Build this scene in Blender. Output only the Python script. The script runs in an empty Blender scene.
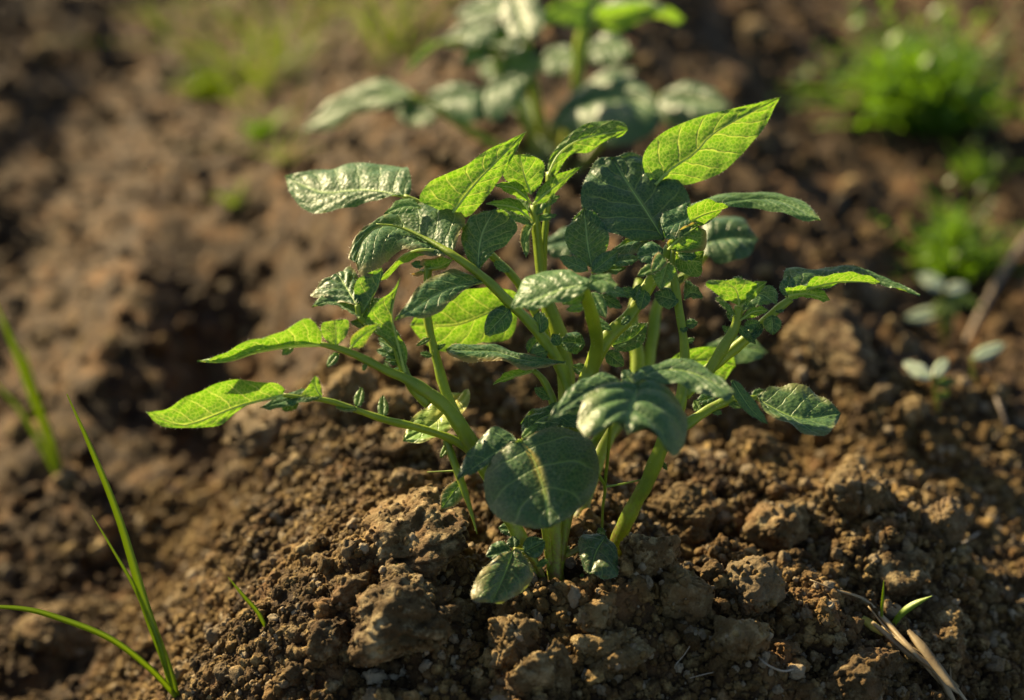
import bpy, math, random
import numpy as np
from mathutils import Vector, Matrix

# ------------------------------------------------------------------ camera, light, exposure
SC = bpy.context.scene
COL = SC.collection
PITCH = math.radians(30.0)
F_PX = 70.0 / 36.0 * 1024.0
D0 = 0.90
CAM = Vector((-0.0194, -0.726, 0.542))
FWD = Vector((0, math.cos(PITCH), -math.sin(PITCH)))
UP = Vector((0, math.sin(PITCH), math.cos(PITCH)))
RT = Vector((1, 0, 0))
cd = bpy.data.cameras.new('camera'); cam = bpy.data.objects.new('camera', cd); COL.objects.link(cam)
cam.location = CAM; cam.rotation_euler = (math.radians(90) - PITCH, 0, 0)
cd.lens = 70; cd.sensor_width = 36; cd.clip_start = 0.02; cd.clip_end = 2000
cd.dof.use_dof = True; cd.dof.focus_distance = 0.893; cd.dof.aperture_fstop = 3.4
SC.camera = cam
SC.view_settings.view_transform = 'Standard'; SC.view_settings.look = 'None'
SC.view_settings.exposure = 1.75; SC.view_settings.gamma = 1
SUN_EL = math.radians(29); SUN_AZ = math.radians(-44)       # azimuth from +Y (away) towards +X; here behind and to the left
sdir = Vector((math.sin(SUN_AZ) * math.cos(SUN_EL), math.cos(SUN_AZ) * math.cos(SUN_EL), math.sin(SUN_EL)))
ld = bpy.data.lights.new('sun', 'SUN'); ld.energy = 5.0; ld.angle = math.radians(0.5); ld.color = (1.0, 0.80, 0.46)
sun = bpy.data.objects.new('sun', ld); COL.objects.link(sun)
sun.rotation_euler = sdir.to_track_quat('Z', 'Y').to_euler(); sun.location = sdir * 5
w = bpy.data.worlds.new('World'); SC.world = w; w.use_nodes = True
nt = w.node_tree; nt.nodes.clear()
sky = nt.nodes.new('ShaderNodeTexSky'); sky.sky_type = 'NISHITA'; sky.sun_disc = False
sky.sun_elevation = SUN_EL; sky.sun_rotation = SUN_AZ
bg = nt.nodes.new('ShaderNodeBackground'); bg.inputs[1].default_value = 0.05
wo = nt.nodes.new('ShaderNodeOutputWorld')
nt.links.new(sky.outputs[0], bg.inputs[0]); nt.links.new(bg.outputs[0], wo.inputs[0])

rng = np.random.default_rng(7); random.seed(7)

def P(x, y, d=0.0, D=D0):
    """point seen at pixel (x, y), d millimetres behind the plane D metres away"""
    z = D + d * 0.001
    return CAM + z * (FWD + RT * ((x - 512) / F_PX) + UP * (-(y - 350) / F_PX))

# ------------------------------------------------------------------ materials
class NT:
    def __init__(s, name):
        s.m = bpy.data.materials.new(name); s.m.use_nodes = True
        s.t = s.m.node_tree; s.t.nodes.clear()
        s.out = s.n('ShaderNodeOutputMaterial')
    def n(s, typ, **kw):
        nd = s.t.nodes.new(typ)
        for k, v in kw.items(): setattr(nd, k, v)
        return nd
    def l(s, a, b): s.t.links.new(a, b)
    def put(s, sock, v):
        if isinstance(v, bpy.types.NodeSocket): s.l(v, sock)
        else: sock.default_value = v
    def math(s, op, a, b=None, c=None, clamp=False):
        nd = s.n('ShaderNodeMath', operation=op); nd.use_clamp = clamp
        s.put(nd.inputs[0], a)
        if b is not None: s.put(nd.inputs[1], b)
        if c is not None: s.put(nd.inputs[2], c)
        return nd.outputs[0]
    def mix(s, f, a, b, mode='MIX'):
        nd = s.n('ShaderNodeMix', data_type='RGBA', blend_type=mode)
        s.put(nd.inputs[0], f); s.put(nd.inputs[6], a); s.put(nd.inputs[7], b)
        return nd.outputs[2]
    def rng(s, v, a, b, c=0.0, d=1.0):
        nd = s.n('ShaderNodeMapRange'); s.put(nd.inputs[0], v)
        for i, q in enumerate((a, b, c, d)): s.put(nd.inputs[i + 1], q)
        return nd.outputs[0]
    def noise(s, vec, scale, detail=3, rough=0.55, dist=0.0):
        nd = s.n('ShaderNodeTexNoise'); s.l(vec, nd.inputs['Vector'])
        nd.inputs['Scale'].default_value = scale; nd.inputs['Detail'].default_value = detail
        nd.inputs['Roughness'].default_value = rough; nd.inputs['Distortion'].default_value = dist
        return nd.outputs[0]
    def voro(s, vec, scale, feature='F1'):
        nd = s.n('ShaderNodeTexVoronoi', feature=feature); s.l(vec, nd.inputs['Vector'])
        nd.inputs['Scale'].default_value = scale
        return nd.outputs[0]
    def attr(s, name, typ='OBJECT'):
        nd = s.n('ShaderNodeAttribute', attribute_type=typ); nd.attribute_name = name
        return nd.outputs['Fac']
    def bump(s, h, strength, dist, nrm=None):
        nd = s.n('ShaderNodeBump'); nd.inputs['Strength'].default_value = strength
        nd.inputs['Distance'].default_value = dist; s.l(h, nd.inputs['Height'])
        if nrm is not None: s.l(nrm, nd.inputs['Normal'])
        return nd.outputs[0]
    def bsdf(s, col, rough, nrm=None, spec=0.5):
        b = s.n('ShaderNodeBsdfPrincipled'); s.put(b.inputs['Base Color'], col); s.put(b.inputs['Roughness'], rough)
        s.put(b.inputs['Specular IOR Level'], spec)
        if nrm is not None: s.l(nrm, b.inputs['Normal'])
        return b

def soil_material(name, c_dark, c_mid, c_pale, rnd=0.75):
    k = NT(name)
    pos = k.n('ShaderNodeNewGeometry').outputs['Position']
    n1 = k.noise(pos, 14, 4, 0.6); n2 = k.noise(pos, 110, 5, 0.65); n3 = k.noise(pos, 900, 5, 0.7)
    c = k.mix(k.rng(n1, 0.3, 0.7), c_dark, c_mid)
    c = k.mix(k.rng(n2, 0.5, 0.72), c, c_pale)
    c = k.mix(k.rng(n3, 0.62, 0.75, 0, 0.6 if rnd != 0.25 else 0.2), c, (0.36, 0.28, 0.18, 1))
    c = k.mix(k.rng(n3, 0.42, 0.26, 0, 0.75), c, (0.02, 0.009, 0.004, 1))
    oc = k.noise(pos, 45, 2)
    c = k.mix(k.rng(oc, 0.52, 0.72, 0, 0.6), c, (0.23, 0.12, 0.045, 1))
    if rnd:
        r = k.n('ShaderNodeObjectInfo').outputs['Random']
        c = k.mix(k.rng(r, 0, 1, 0, 0.55), c, c_dark)
        c = k.mix(k.rng(r, 0.82, 1.0, 0, rnd), c, (0.38, 0.30, 0.19, 1))
    h1 = k.noise(pos, 420, 6, 0.75); h2 = k.voro(pos, 650)
    nn = k.bump(h1, 0.9, 0.0022)
    nn = k.bump(h2, 0.6, 0.0009, nn)
    b = k.bsdf(c, k.rng(n3, 0.3, 0.7, 0.95, 0.65), nn, 0.22)
    k.l(b.outputs[0], k.out.inputs[0])
    return k.m
M_SOIL = soil_material('tilled_soil', (0.018, 0.008, 0.002, 1), (0.048, 0.025, 0.0065, 1), (0.125, 0.076, 0.023, 1), 0.0)
M_FAR_CRUMB = soil_material('far_crumb', (0.014, 0.006, 0.002, 1), (0.054, 0.029, 0.008, 1), (0.15, 0.092, 0.032, 1), 0.25)  # darker browns than the near crumbs, used on the distant soil
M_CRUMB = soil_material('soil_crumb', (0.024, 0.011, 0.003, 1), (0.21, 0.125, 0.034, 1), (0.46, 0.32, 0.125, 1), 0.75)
M_CLOD = soil_material('dry_clod', (0.040, 0.021, 0.007, 1), (0.27, 0.180, 0.068, 1), (0.48, 0.37, 0.19, 1), 0.2)

def leaf_material(name, dark, light, vein, under, trans, tfac):
    k = NT(name)
    uv = k.n('ShaderNodeUVMap'); uv.uv_map = 'UVMap'
    sp = k.n('ShaderNodeSeparateXYZ'); k.l(uv.outputs[0], sp.inputs[0])
    geo = k.n('ShaderNodeNewGeometry'); pos = geo.outputs['Position']
    u = sp.outputs[0]; v = k.math('MULTIPLY_ADD', sp.outputs[1], 2.0, -1.0); av = k.math('ABSOLUTE', v)
    young = k.attr('young'); brown = k.attr('brown'); nv = k.attr('veins')
    wob = k.math('MULTIPLY_ADD', k.noise(pos, 160, 2), 0.05, -0.025)
    ph = k.math('MULTIPLY', k.math('ADD', k.math('MULTIPLY_ADD', av, -0.24, u), wob), nv)
    f = k.math('ABSOLUTE', k.math('SUBTRACT', k.math('FRACT', ph), 0.5))
    lat = k.rng(f, 0.02, 0.065, 1, 0)
    lat = k.math('MULTIPLY', lat, k.rng(av, 0.75, 0.98, 0.75, 0.0))
    mid = k.rng(av, 0.025, 0.065, 1, 0)
    net = k.rng(k.voro(pos, 520, 'DISTANCE_TO_EDGE'), 0.03, 0.12, 0.35, 0)
    vm = k.math('MAXIMUM', k.math('MAXIMUM', mid, lat), net)
    n1 = k.noise(pos, 60, 4); n2 = k.noise(pos, 700, 3)
    top = k.mix(k.rng(n1, 0.3, 0.7), dark, light)
    top = k.mix(k.math('MULTIPLY', young, 0.8), top, (0.17, 0.30, 0.05, 1))
    top = k.mix(k.rng(n2, 0.55, 0.7, 0, 0.3), top, (0.12, 0.2, 0.09, 1))
    top = k.mix(k.math('MULTIPLY', vm, 0.75), top, vein)
    und = k.mix(k.math('MULTIPLY', vm, 0.8), under, (0.42, 0.5, 0.16, 1))
    c = k.mix(geo.outputs['Backfacing'], top, und)
    sp_ = k.rng(k.noise(pos, 95, 3, 0.6), 0.66, 0.74, 0, 0.55)
    c = k.mix(sp_, c, (0.24, 0.24, 0.06, 1))
    dust = k.attr('dust'); ribw = k.attr('ribw')
    c = k.mix(k.math('MULTIPLY', dust, k.rng(k.noise(pos, 1300, 3, 0.6), 0.52, 0.62, 0.12, 1)), c, (0.20, 0.13, 0.06, 1))
    gm = k.math('MULTIPLY', k.math('SUBTRACT', 1.0, k.math('DIVIDE', av, ribw), clamp=True), k.rng(u, 0.1, 0.75, 1, 0))
    c = k.mix(k.math('MULTIPLY', gm, k.rng(n1, 0.3, 0.55, 0.5, 1)), c, (0.50, 0.36, 0.05, 1))
    gmix = k.math('MULTIPLY', gm, 0.8)
    bm = k.math('MULTIPLY', k.math('MULTIPLY', k.rng(k.math('ADD', av, k.math('MULTIPLY', n1, 0.7)), 1.0, 1.35), brown), 1.0, clamp=True)
    c = k.mix(bm, c, (0.40, 0.25, 0.09, 1))
    tc = k.mix(k.rng(n1, 0.35, 0.7, 0, 0.6), trans, (0.10, 0.26, 0.01, 1)); tc = k.mix(vm, tc, (0.58, 0.68, 0.10, 1)); tc = k.mix(gmix, tc, (0.5, 0.34, 0.06, 1)); tc = k.mix(bm, tc, (0.5, 0.3, 0.08, 1))
    h = k.math('MULTIPLY', net, -1.0)
    h = k.rng(k.voro(pos, 600, 'SMOOTH_F1'), 0.0, 0.7, 1.0, 0.0)
    nn = k.bump(h, 0.42, 0.0006); nn = k.bump(k.math('MULTIPLY', lat, -1.0), 0.6, 0.0007, nn); nn = k.bump(n2, 0.5, 0.0003, nn)
    b = k.bsdf(c, k.mix(n1, (0.37,) * 3 + (1,), (0.52,) * 3 + (1,)), nn, 0.36)
    b.inputs['Sheen Weight'].default_value = 0.12; b.inputs['Sheen Roughness'].default_value = 0.32; b.inputs['Sheen Tint'].default_value = (0.8, 1.0, 0.9, 1)
    t = k.n('ShaderNodeBsdfTranslucent'); k.l(tc, t.inputs[0]); k.l(nn, t.inputs[1])
    mx = k.n('ShaderNodeMixShader'); mx.inputs[0].default_value = tfac
    k.l(b.outputs[0], mx.inputs[1]); k.l(t.outputs[0], mx.inputs[2]); k.l(mx.outputs[0], k.out.inputs[0])
    return k.m
M_LEAF = leaf_material('potato_leaf', (0.008, 0.052, 0.026, 1), (0.028, 0.108, 0.042, 1), (0.24, 0.40, 0.15, 1),
                       (0.08, 0.18, 0.022, 1), (0.17, 0.36, 0.008, 1), 0.42)
M_DULL = leaf_material('potato_leaf_thick', (0.006, 0.036, 0.012, 1), (0.022, 0.074, 0.020, 1), (0.14, 0.25, 0.06, 1),
                       (0.09, 0.17, 0.05, 1), (0.16, 0.34, 0.02, 1), 0.14)

def stem_material(name, a, b_, tr, tf):
    k = NT(name)
    pos = k.n('ShaderNodeNewGeometry').outputs['Position']
    n = k.noise(pos, 70, 3); n2 = k.noise(pos, 900, 3)
    c = k.mix(k.rng(n, 0.3, 0.7), a, b_)
    if 'stem' in name: c = k.mix(k.rng(k.noise(pos, 210, 3), 0.6, 0.72, 0, 0.35), c, (0.16, 0.10, 0.05, 1))
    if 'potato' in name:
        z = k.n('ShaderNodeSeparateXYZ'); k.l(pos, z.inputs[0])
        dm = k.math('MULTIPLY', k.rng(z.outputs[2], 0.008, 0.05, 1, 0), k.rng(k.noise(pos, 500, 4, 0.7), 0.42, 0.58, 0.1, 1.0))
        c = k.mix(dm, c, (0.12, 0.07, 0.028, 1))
    bs = k.bsdf(c, 0.45, k.bump(n2, 0.4, 0.0004), 0.45)
    t = k.n('ShaderNodeBsdfTranslucent'); t.inputs[0].default_value = tr
    mx = k.n('ShaderNodeMixShader'); mx.inputs[0].default_value = tf
    k.l(bs.outputs[0], mx.inputs[1]); k.l(t.outputs[0], mx.inputs[2]); k.l(mx.outputs[0], k.out.inputs[0])
    return k.m
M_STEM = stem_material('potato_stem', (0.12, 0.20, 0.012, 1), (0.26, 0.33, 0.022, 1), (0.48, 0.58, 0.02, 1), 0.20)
M_RIB = stem_material('leaf_midrib', (0.34, 0.46, 0.12, 1), (0.42, 0.55, 0.16, 1), (0.75, 0.85, 0.2, 1), 0.45)
M_HAIR = stem_material('leaf_hair', (0.55, 0.58, 0.45, 1), (0.7, 0.7, 0.6, 1), (0.8, 0.8, 0.6, 1), 0.5)
M_GRASS = stem_material('grass_blade', (0.10, 0.19, 0.015, 1), (0.20, 0.29, 0.02, 1), (0.50, 0.62, 0.02, 1), 0.40)
M_WEED = stem_material('weed_leaf', (0.035, 0.075, 0.006, 1), (0.10, 0.15, 0.008, 1), (0.20, 0.30, 0.006, 1), 0.34)
M_WEED_B = stem_material('weed_leaf_bright', (0.035, 0.10, 0.006, 1), (0.10, 0.18, 0.008, 1), (0.22, 0.42, 0.01, 1), 0.36)
M_PALE = stem_material('pale_weed_leaf', (0.30, 0.38, 0.24, 1), (0.44, 0.50, 0.36, 1), (0.4, 0.55, 0.2, 1), 0.25)
M_STRAW = stem_material('dry_straw', (0.22, 0.15, 0.07, 1), (0.38, 0.29, 0.16, 1), (0.5, 0.35, 0.15, 1), 0.15)
M_TWIG = stem_material('weathered_twig', (0.14, 0.10, 0.07, 1), (0.22, 0.17, 0.12, 1), (0.3, 0.2, 0.1, 1), 0.03)
M_ROOT = stem_material('dry_rootlet', (0.22, 0.17, 0.11, 1), (0.34, 0.28, 0.20, 1), (0.4, 0.3, 0.2, 1), 0.05)

# ------------------------------------------------------------------ tagging
def tag(o, label=None, cat=None, group=None, kind=None):
    if label: o['label'] = label
    if cat: o['category'] = cat
    if group: o['group'] = group
    if kind: o['kind'] = kind
    return o
def empty(name, loc, label, cat, group=None):
    o = bpy.data.objects.new(name, None); COL.objects.link(o); o.location = loc
    o.empty_display_size = 0.02
    return tag(o, label, cat, group)

class MB:
    """collects faces; build() links them as one mesh object whose origin is at loc / at its parent"""
    def __init__(s): s.v = []; s.f = []; s.m = []; s.uv = []
    def add(s, verts, faces, mat=0, uvs=None):
        o = len(s.v); s.v.extend(verts)
        s.uv.extend(uvs if uvs is not None else [(0.3, 0.5)] * len(verts))
        for fc in faces: s.f.append(tuple(o + i for i in fc)); s.m.append(mat)
    def build(s, name, mats, parent=None, loc=None, smooth=True):
        base = Vector((0, 0, 0))
        if loc is not None: base = Vector(loc)
        elif parent is not None: base = world_loc(parent)
        me = bpy.data.meshes.new(name)
        me.from_pydata([(p[0] - base[0], p[1] - base[1], p[2] - base[2]) for p in s.v], [], s.f)
        for m in mats: me.materials.append(m)
        me.polygons.foreach_set('material_index', s.m)
        me.polygons.foreach_set('use_smooth', [smooth] * len(s.f))
        uvl = me.uv_layers.new(name='UVMap')
        li = np.empty(len(me.loops), dtype=np.int32); me.loops.foreach_get('vertex_index', li)
        uvl.data.foreach_set('uv', np.array(s.uv, dtype=np.float32)[li].ravel())
        me.update()
        o = bpy.data.objects.new(name, me); COL.objects.link(o)
        if parent is not None: o.parent = parent; o.location = base - world_loc(parent)
        else: o.location = base
        return o
def world_loc(o):
    p = Vector(o.location)
    while o.parent: o = o.parent; p += Vector(o.location)
    return p

def spline(pts, n, ends=True):
    """Catmull-Rom through pts (k-dim), resampled evenly to n points"""
    p = np.array(pts, dtype=float)
    if len(p) == 2: tt = np.linspace(0, 1, n)[:, None]; return p[0] * (1 - tt) + p[1] * tt
    q = np.vstack([2 * p[0] - p[1], p, 2 * p[-1] - p[-2]])
    out = []
    for i in range(1, len(q) - 2):
        for t in np.linspace(0, 1, 12, endpoint=False):
            a, b, c, d = q[i - 1], q[i], q[i + 1], q[i + 2]
            out.append(0.5 * ((2 * b) + (c - a) * t + (2 * a - 5 * b + 4 * c - d) * t * t + (3 * b - a - 3 * c + d) * t ** 3))
    out.append(q[-2]); out = np.array(out)
    L = np.r_[0, np.cumsum(np.linalg.norm(np.diff(out[:, :3], axis=0), axis=1))]; L /= L[-1]
    return np.stack([np.interp(np.linspace(0, 1, n), L, out[:, j]) for j in range(out.shape[1])], 1)

def hair(mb, p, d, ln, mat):
    d = Vector(d).normalized(); s = d.cross(Vector((random.uniform(-1, 1), random.uniform(-1, 1), random.uniform(-1, 1)))).normalized() * 0.000032
    p = Vector(p); q = p + d * ln
    mb.add([p - s, p + s, q], [(0, 1, 2)], mat)

def tube(mb, pts, D=D0, sides=10, mat=0, seg=None, hairs=0, ridge=0.10, hmat=1, cap=True):
    """pts: (px, py, d_mm, radius_px)"""
    n = seg or max(6, len(pts) * 5)
    W = []
    for (x, y, d, r) in pts:
        c = P(x, y, d, D); W.append((c.x, c.y, c.z, r * (D + d * 0.001) / F_PX))
    wtube(mb, W, sides, mat, n, hairs, ridge, hmat, cap)
def wtube(mb, W, sides=10, mat=0, n=16, hairs=0, ridge=0.10, hmat=1, cap=True):
    S = spline(W, n)
    c = S[:, :3]; r = np.maximum(S[:, 3], 1e-5)
    tan = np.gradient(c, axis=0); tan /= np.linalg.norm(tan, axis=1)[:, None] + 1e-12
    ref = Vector((0.13, 0.2, 1)) if abs(tan[0][2]) < 0.9 else Vector((1, 0.1, 0))
    nrm = Vector(tan[0]).cross(ref).normalized()
    vs = []; ring = []
    ph0 = random.random() * 6; wob = [math.sin(i * 1.3 + ph0) + math.sin(i * .47 + ph0) for i in range(n)]
    for i in range(n):
        t = Vector(tan[i]); nrm = (nrm - t * nrm.dot(t)).normalized(); bn = t.cross(nrm)
        for k in range(sides):
            a = 2 * math.pi * k / sides
            rr = r[i] * (1 + ridge * math.cos(3 * a + ph0) + 0.07 * math.cos(5 * a + ph0 * 2) + 0.05 * wob[i] + 0.03 * random.uniform(-1, 1))
            vs.append(tuple(Vector(c[i]) + (nrm * math.cos(a) + bn * math.sin(a)) * rr))
    fs = []
    for i in range(n - 1):
        for k in range(sides):
            a = i * sides + k; b = i * sides + (k + 1) % sides
            fs.append((a, b, b + sides, a + sides))
    if cap: fs.append(tuple(range(sides - 1, -1, -1))); fs.append(tuple((n - 1) * sides + k for k in range(sides)))
    mb.add(vs, fs, mat)
    for _ in range(hairs):
        i = random.randrange(n); k = random.randrange(sides); p = Vector(vs[i * sides + k])
        hair(mb, p, p - Vector(c[i]) + Vector(tan[i]) * r[i] * random.uniform(-.4, .4), random.uniform(0.0006, 0.0014), hmat)

# ------------------------------------------------------------------ leaflets
def leaf(parent, mid, E1, E2, d0, kx=0.0, ky=0.3, bulge=0.12, fold=0.0, under=False, young=0.0, brown=0.0, veins=6,
         droop=0.0, name='leaflet', D=D0, nt_=30, ns=11, hairs=70, pleat=1.0, mat=None, dust=0.12, ribw=0.001, wave=1.0):
    """mid / E1 / E2: pixel outlines from base to tip (edges leave out the shared ends). The blade lies on a slanted plane
    (kx, ky: mm of depth per pixel to the right / up), arched by bulge, folded along the midrib by fold, tip bent by droop."""
    base, tip = mid[0], mid[-1]
    L0 = math.hypot(tip[0] - base[0], tip[1] - base[1]) + 1e-6
    def dep(x, y):
        t = ((x - base[0]) * (tip[0] - base[0]) + (y - base[1]) * (tip[1] - base[1])) / (L0 * L0)
        return d0 + kx * (x - base[0]) + ky * (base[1] - y) + droop * max(0, t) ** 2
    def to3(pl): return [tuple(P(x, y, dep(x, y), D)) for (x, y) in pl]
    M = spline(to3(mid), nt_); A = spline(to3([base] + list(E1) + [tip]), nt_); B = spline(to3([base] + list(E2) + [tip]), nt_)
    M = np.array(M); A = np.array(A); B = np.array(B)
    tan = np.gradient(M, axis=0); lat = A - B
    N = np.cross(tan, lat); N /= np.linalg.norm(N, axis=1)[:, None] + 1e-12
    N[0] = N[1]; N[-1] = N[-2]
    Nm = N.mean(axis=0); Nm /= np.linalg.norm(Nm)
    N = N * 0.4 + Nm * 0.6; N /= np.linalg.norm(N, axis=1)[:, None]
    cen = Vector(M[nt_ // 2]); tocam = np.array(CAM - cen)
    s_up = 1.0 if (Nm @ tocam) > 0 else -1.0
    if under: s_up = -s_up
    Nu = N * s_up                                       # towards the leaf's upper side
    vs = []; uvs = []
    hw = [np.linalg.norm(A - M, axis=1), np.linalg.norm(B - M, axis=1)]
    mw = max(hw[0].max(), hw[1].max()); Lm = np.linalg.norm(np.diff(M, axis=0), axis=1).sum()
    sd = random.random() * 50
    cols = []
    for side, E in ((0, A), (1, B)):
        for j in range(ns + 1):
            if side == 1 and j == 0: continue
            s = j / ns
            cols.append((side, s, E))
    order = [c for c in reversed(cols) if c[0] == 1] + [c for c in cols if c[0] == 0]
    pl = min(mw * 0.045, 0.0009) * pleat
    for i in range(nt_):
        t = i / (nt_ - 1)
        for side, s, E in order:
            p = M[i] * (1 - s) + E[i] * s
            w_ = hw[side][i]
            ph = (t - 0.24 * s) * veins
            fr = abs((ph % 1) - 0.5) * 2                 # 0 at the vein
            puck = (min(1, fr * 1.6) ** 0.7 - 0.6) * min(1, s * 5) * (1 - 0.45 * s)
            off = bulge * w_ * (4 * s * (1 - s)) * 0.7 + pl * puck + fold * w_ * s
            off += wave * 0.0009 * min(1, mw / 0.012) * s * s * math.sin(t * 17 + side * 2 + sd)
            off += 0.0004 * math.sin(t * 31 + s * 9 + sd) * s
            if side == 0 and s == 0: off -= 0.0003
            q = p + Nu[i] * off
            vs.append(tuple(q)); uvs.append((t, 0.5 + 0.5 * s * (1 if side == 0 else -1)))
    nc = len(order); fs = []
    for i in range(nt_ - 1):
        for j in range(nc - 1):
            a = i * nc + j; fs.append((a, a + 1, a + 1 + nc, a + nc))
    # orientation: front face = upper side
    v0, v1, v2 = [np.array(vs[k]) for k in (fs[nc * (nt_ // 2) ][0], fs[nc * (nt_ // 2)][1], fs[nc * (nt_ // 2)][2])]
    if np.cross(v1 - v0, v2 - v1) @ (Nu[nt_ // 2]) < 0: fs = [tuple(reversed(f)) for f in fs]
    mb = MB(); mb.add(vs, fs, 0, uvs)
    # midrib, proud on the lower side
    r0 = min(0.0007, 0.02 * Lm + 0.0002)
    wtube(mb, [tuple(M[i] - Nu[i] * (0.0003 + r0 * 0.55 * (1 - i / nt_))) + (r0 * (1 - 0.86 * i / (nt_ - 1)),) for i in range(0, nt_, 3)],
          sides=6, mat=1, n=14, ridge=0, cap=False)
    for _ in range(int(hairs * 1.6)):
        i = random.randrange(1, nt_ - 1); e = random.choice((0, nc - 1)); p = np.array(vs[i * nc + e])
        out = p - M[i]; out = out / (np.linalg.norm(out) + 1e-9)
        hair(mb, p, out + Nu[i] * random.uniform(-.3, .9) + np.random.default_rng(i).normal(0, .15, 3), random.uniform(0.0005, 0.0013), 2)
    o = mb.build(name, [mat or M_LEAF, M_RIB, M_HAIR], parent)
    o['dust'] = float(dust); o['ribw'] = float(ribw); o['young'] = float(young); o['brown'] = float(brown); o['veins'] = float(veins)
    return o
def oval(bx, by, tx, ty, wd, side=1.0):
    """outline of a small oval leaflet from base to tip, wd px wide"""
    dx, dy = tx - bx, ty - by; L = math.hypot(dx, dy); nx, ny = -dy / L, dx / L
    E = [(0.10, 0.30), (0.35, 0.5), (0.65, 0.44), (0.88, 0.22)]
    a = [(bx + dx * t + nx * wd * k * side, by + dy * t + ny * wd * k * side) for t, k in E]
    b = [(bx + dx * t - nx * wd * k, by + dy * t - ny * wd * k) for t, k in E]
    return [(bx, by), (bx + dx * .5, by + dy * .5), (tx, ty)], a, b
def small(parent, bx, by, tx, ty, wd, d0, **kw):
    m, a, b = oval(bx, by, tx, ty, wd)
    kw.setdefault('nt_', 12); kw.setdefault('ns', 5); kw.setdefault('hairs', 14); kw.setdefault('veins', 4); kw.setdefault('bulge', 0.25)
    return leaf(parent, m, a, b, d0, **kw)
def stalk(parent, pts, name='leaf_stalk', D=D0, hairs=60, sides=10):
    mb = MB(); tube(mb, pts, D, hairs=hairs, sides=sides)
    return mb.build(name, [M_STEM, M_HAIR], parent)

# ------------------------------------------------------------------ terrain
_perm = np.random.default_rng(3).permutation(4096)
def hsh(ix, iy, s):
    ix = np.asarray(ix).astype(np.int64); iy = np.asarray(iy).astype(np.int64)
    a = _perm[(ix + s * 131) & 4095]; b = _perm[(a + iy * 7 + s) & 4095]; c = _perm[(b + ix * 3 + iy) & 4095]
    return c / 4095.0
def vnoise(x, y, s):
    ix = np.floor(x); iy = np.floor(y); fx = x - ix; fy = y - iy
    fx = fx * fx * (3 - 2 * fx); fy = fy * fy * (3 - 2 * fy)
    a = hsh(ix, iy, s); b = hsh(ix + 1, iy, s); c = hsh(ix, iy + 1, s); d = hsh(ix + 1, iy + 1, s)
    return (a * (1 - fx) + b * fx) * (1 - fy) + (c * (1 - fx) + d * fx) * fy - 0.5
def fbm(x, y, sc, octs, s, gain=0.5):
    h = 0; a = 1
    for o in range(octs):
        h = h + a * vnoise(x * sc + o * 17.3, y * sc - o * 9.1, s + o); sc *= 2.03; a *= gain
    return h
def domes(x, y, cell, s, dens=0.7, r0=0.35, r1=0.75, flat=0.8):
    gx = x / cell; gy = y / cell; ix = np.floor(gx); iy = np.floor(gy); h = np.zeros_like(gx)
    for dx in (-1, 0, 1):
        for dy in (-1, 0, 1):
            cx = ix + dx; cy = iy + dy
            px = cx + hsh(cx, cy, s); py = cy + hsh(cx, cy, s + 1); r = r0 + (r1 - r0) * hsh(cx, cy, s + 2) ** 1.6
            on = hsh(cx, cy, s + 3) < dens
            q = r * r - (gx - px) ** 2 - (gy - py) ** 2
            h = np.maximum(h, np.where(on & (q > 0), np.sqrt(np.maximum(q, 0)) * flat * cell, 0))
    return h
def gauss(x, y, cx, cy, sx, sy): return np.exp(-((x - cx) / sx) ** 2 - ((y - cy) / sy) ** 2)
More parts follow.
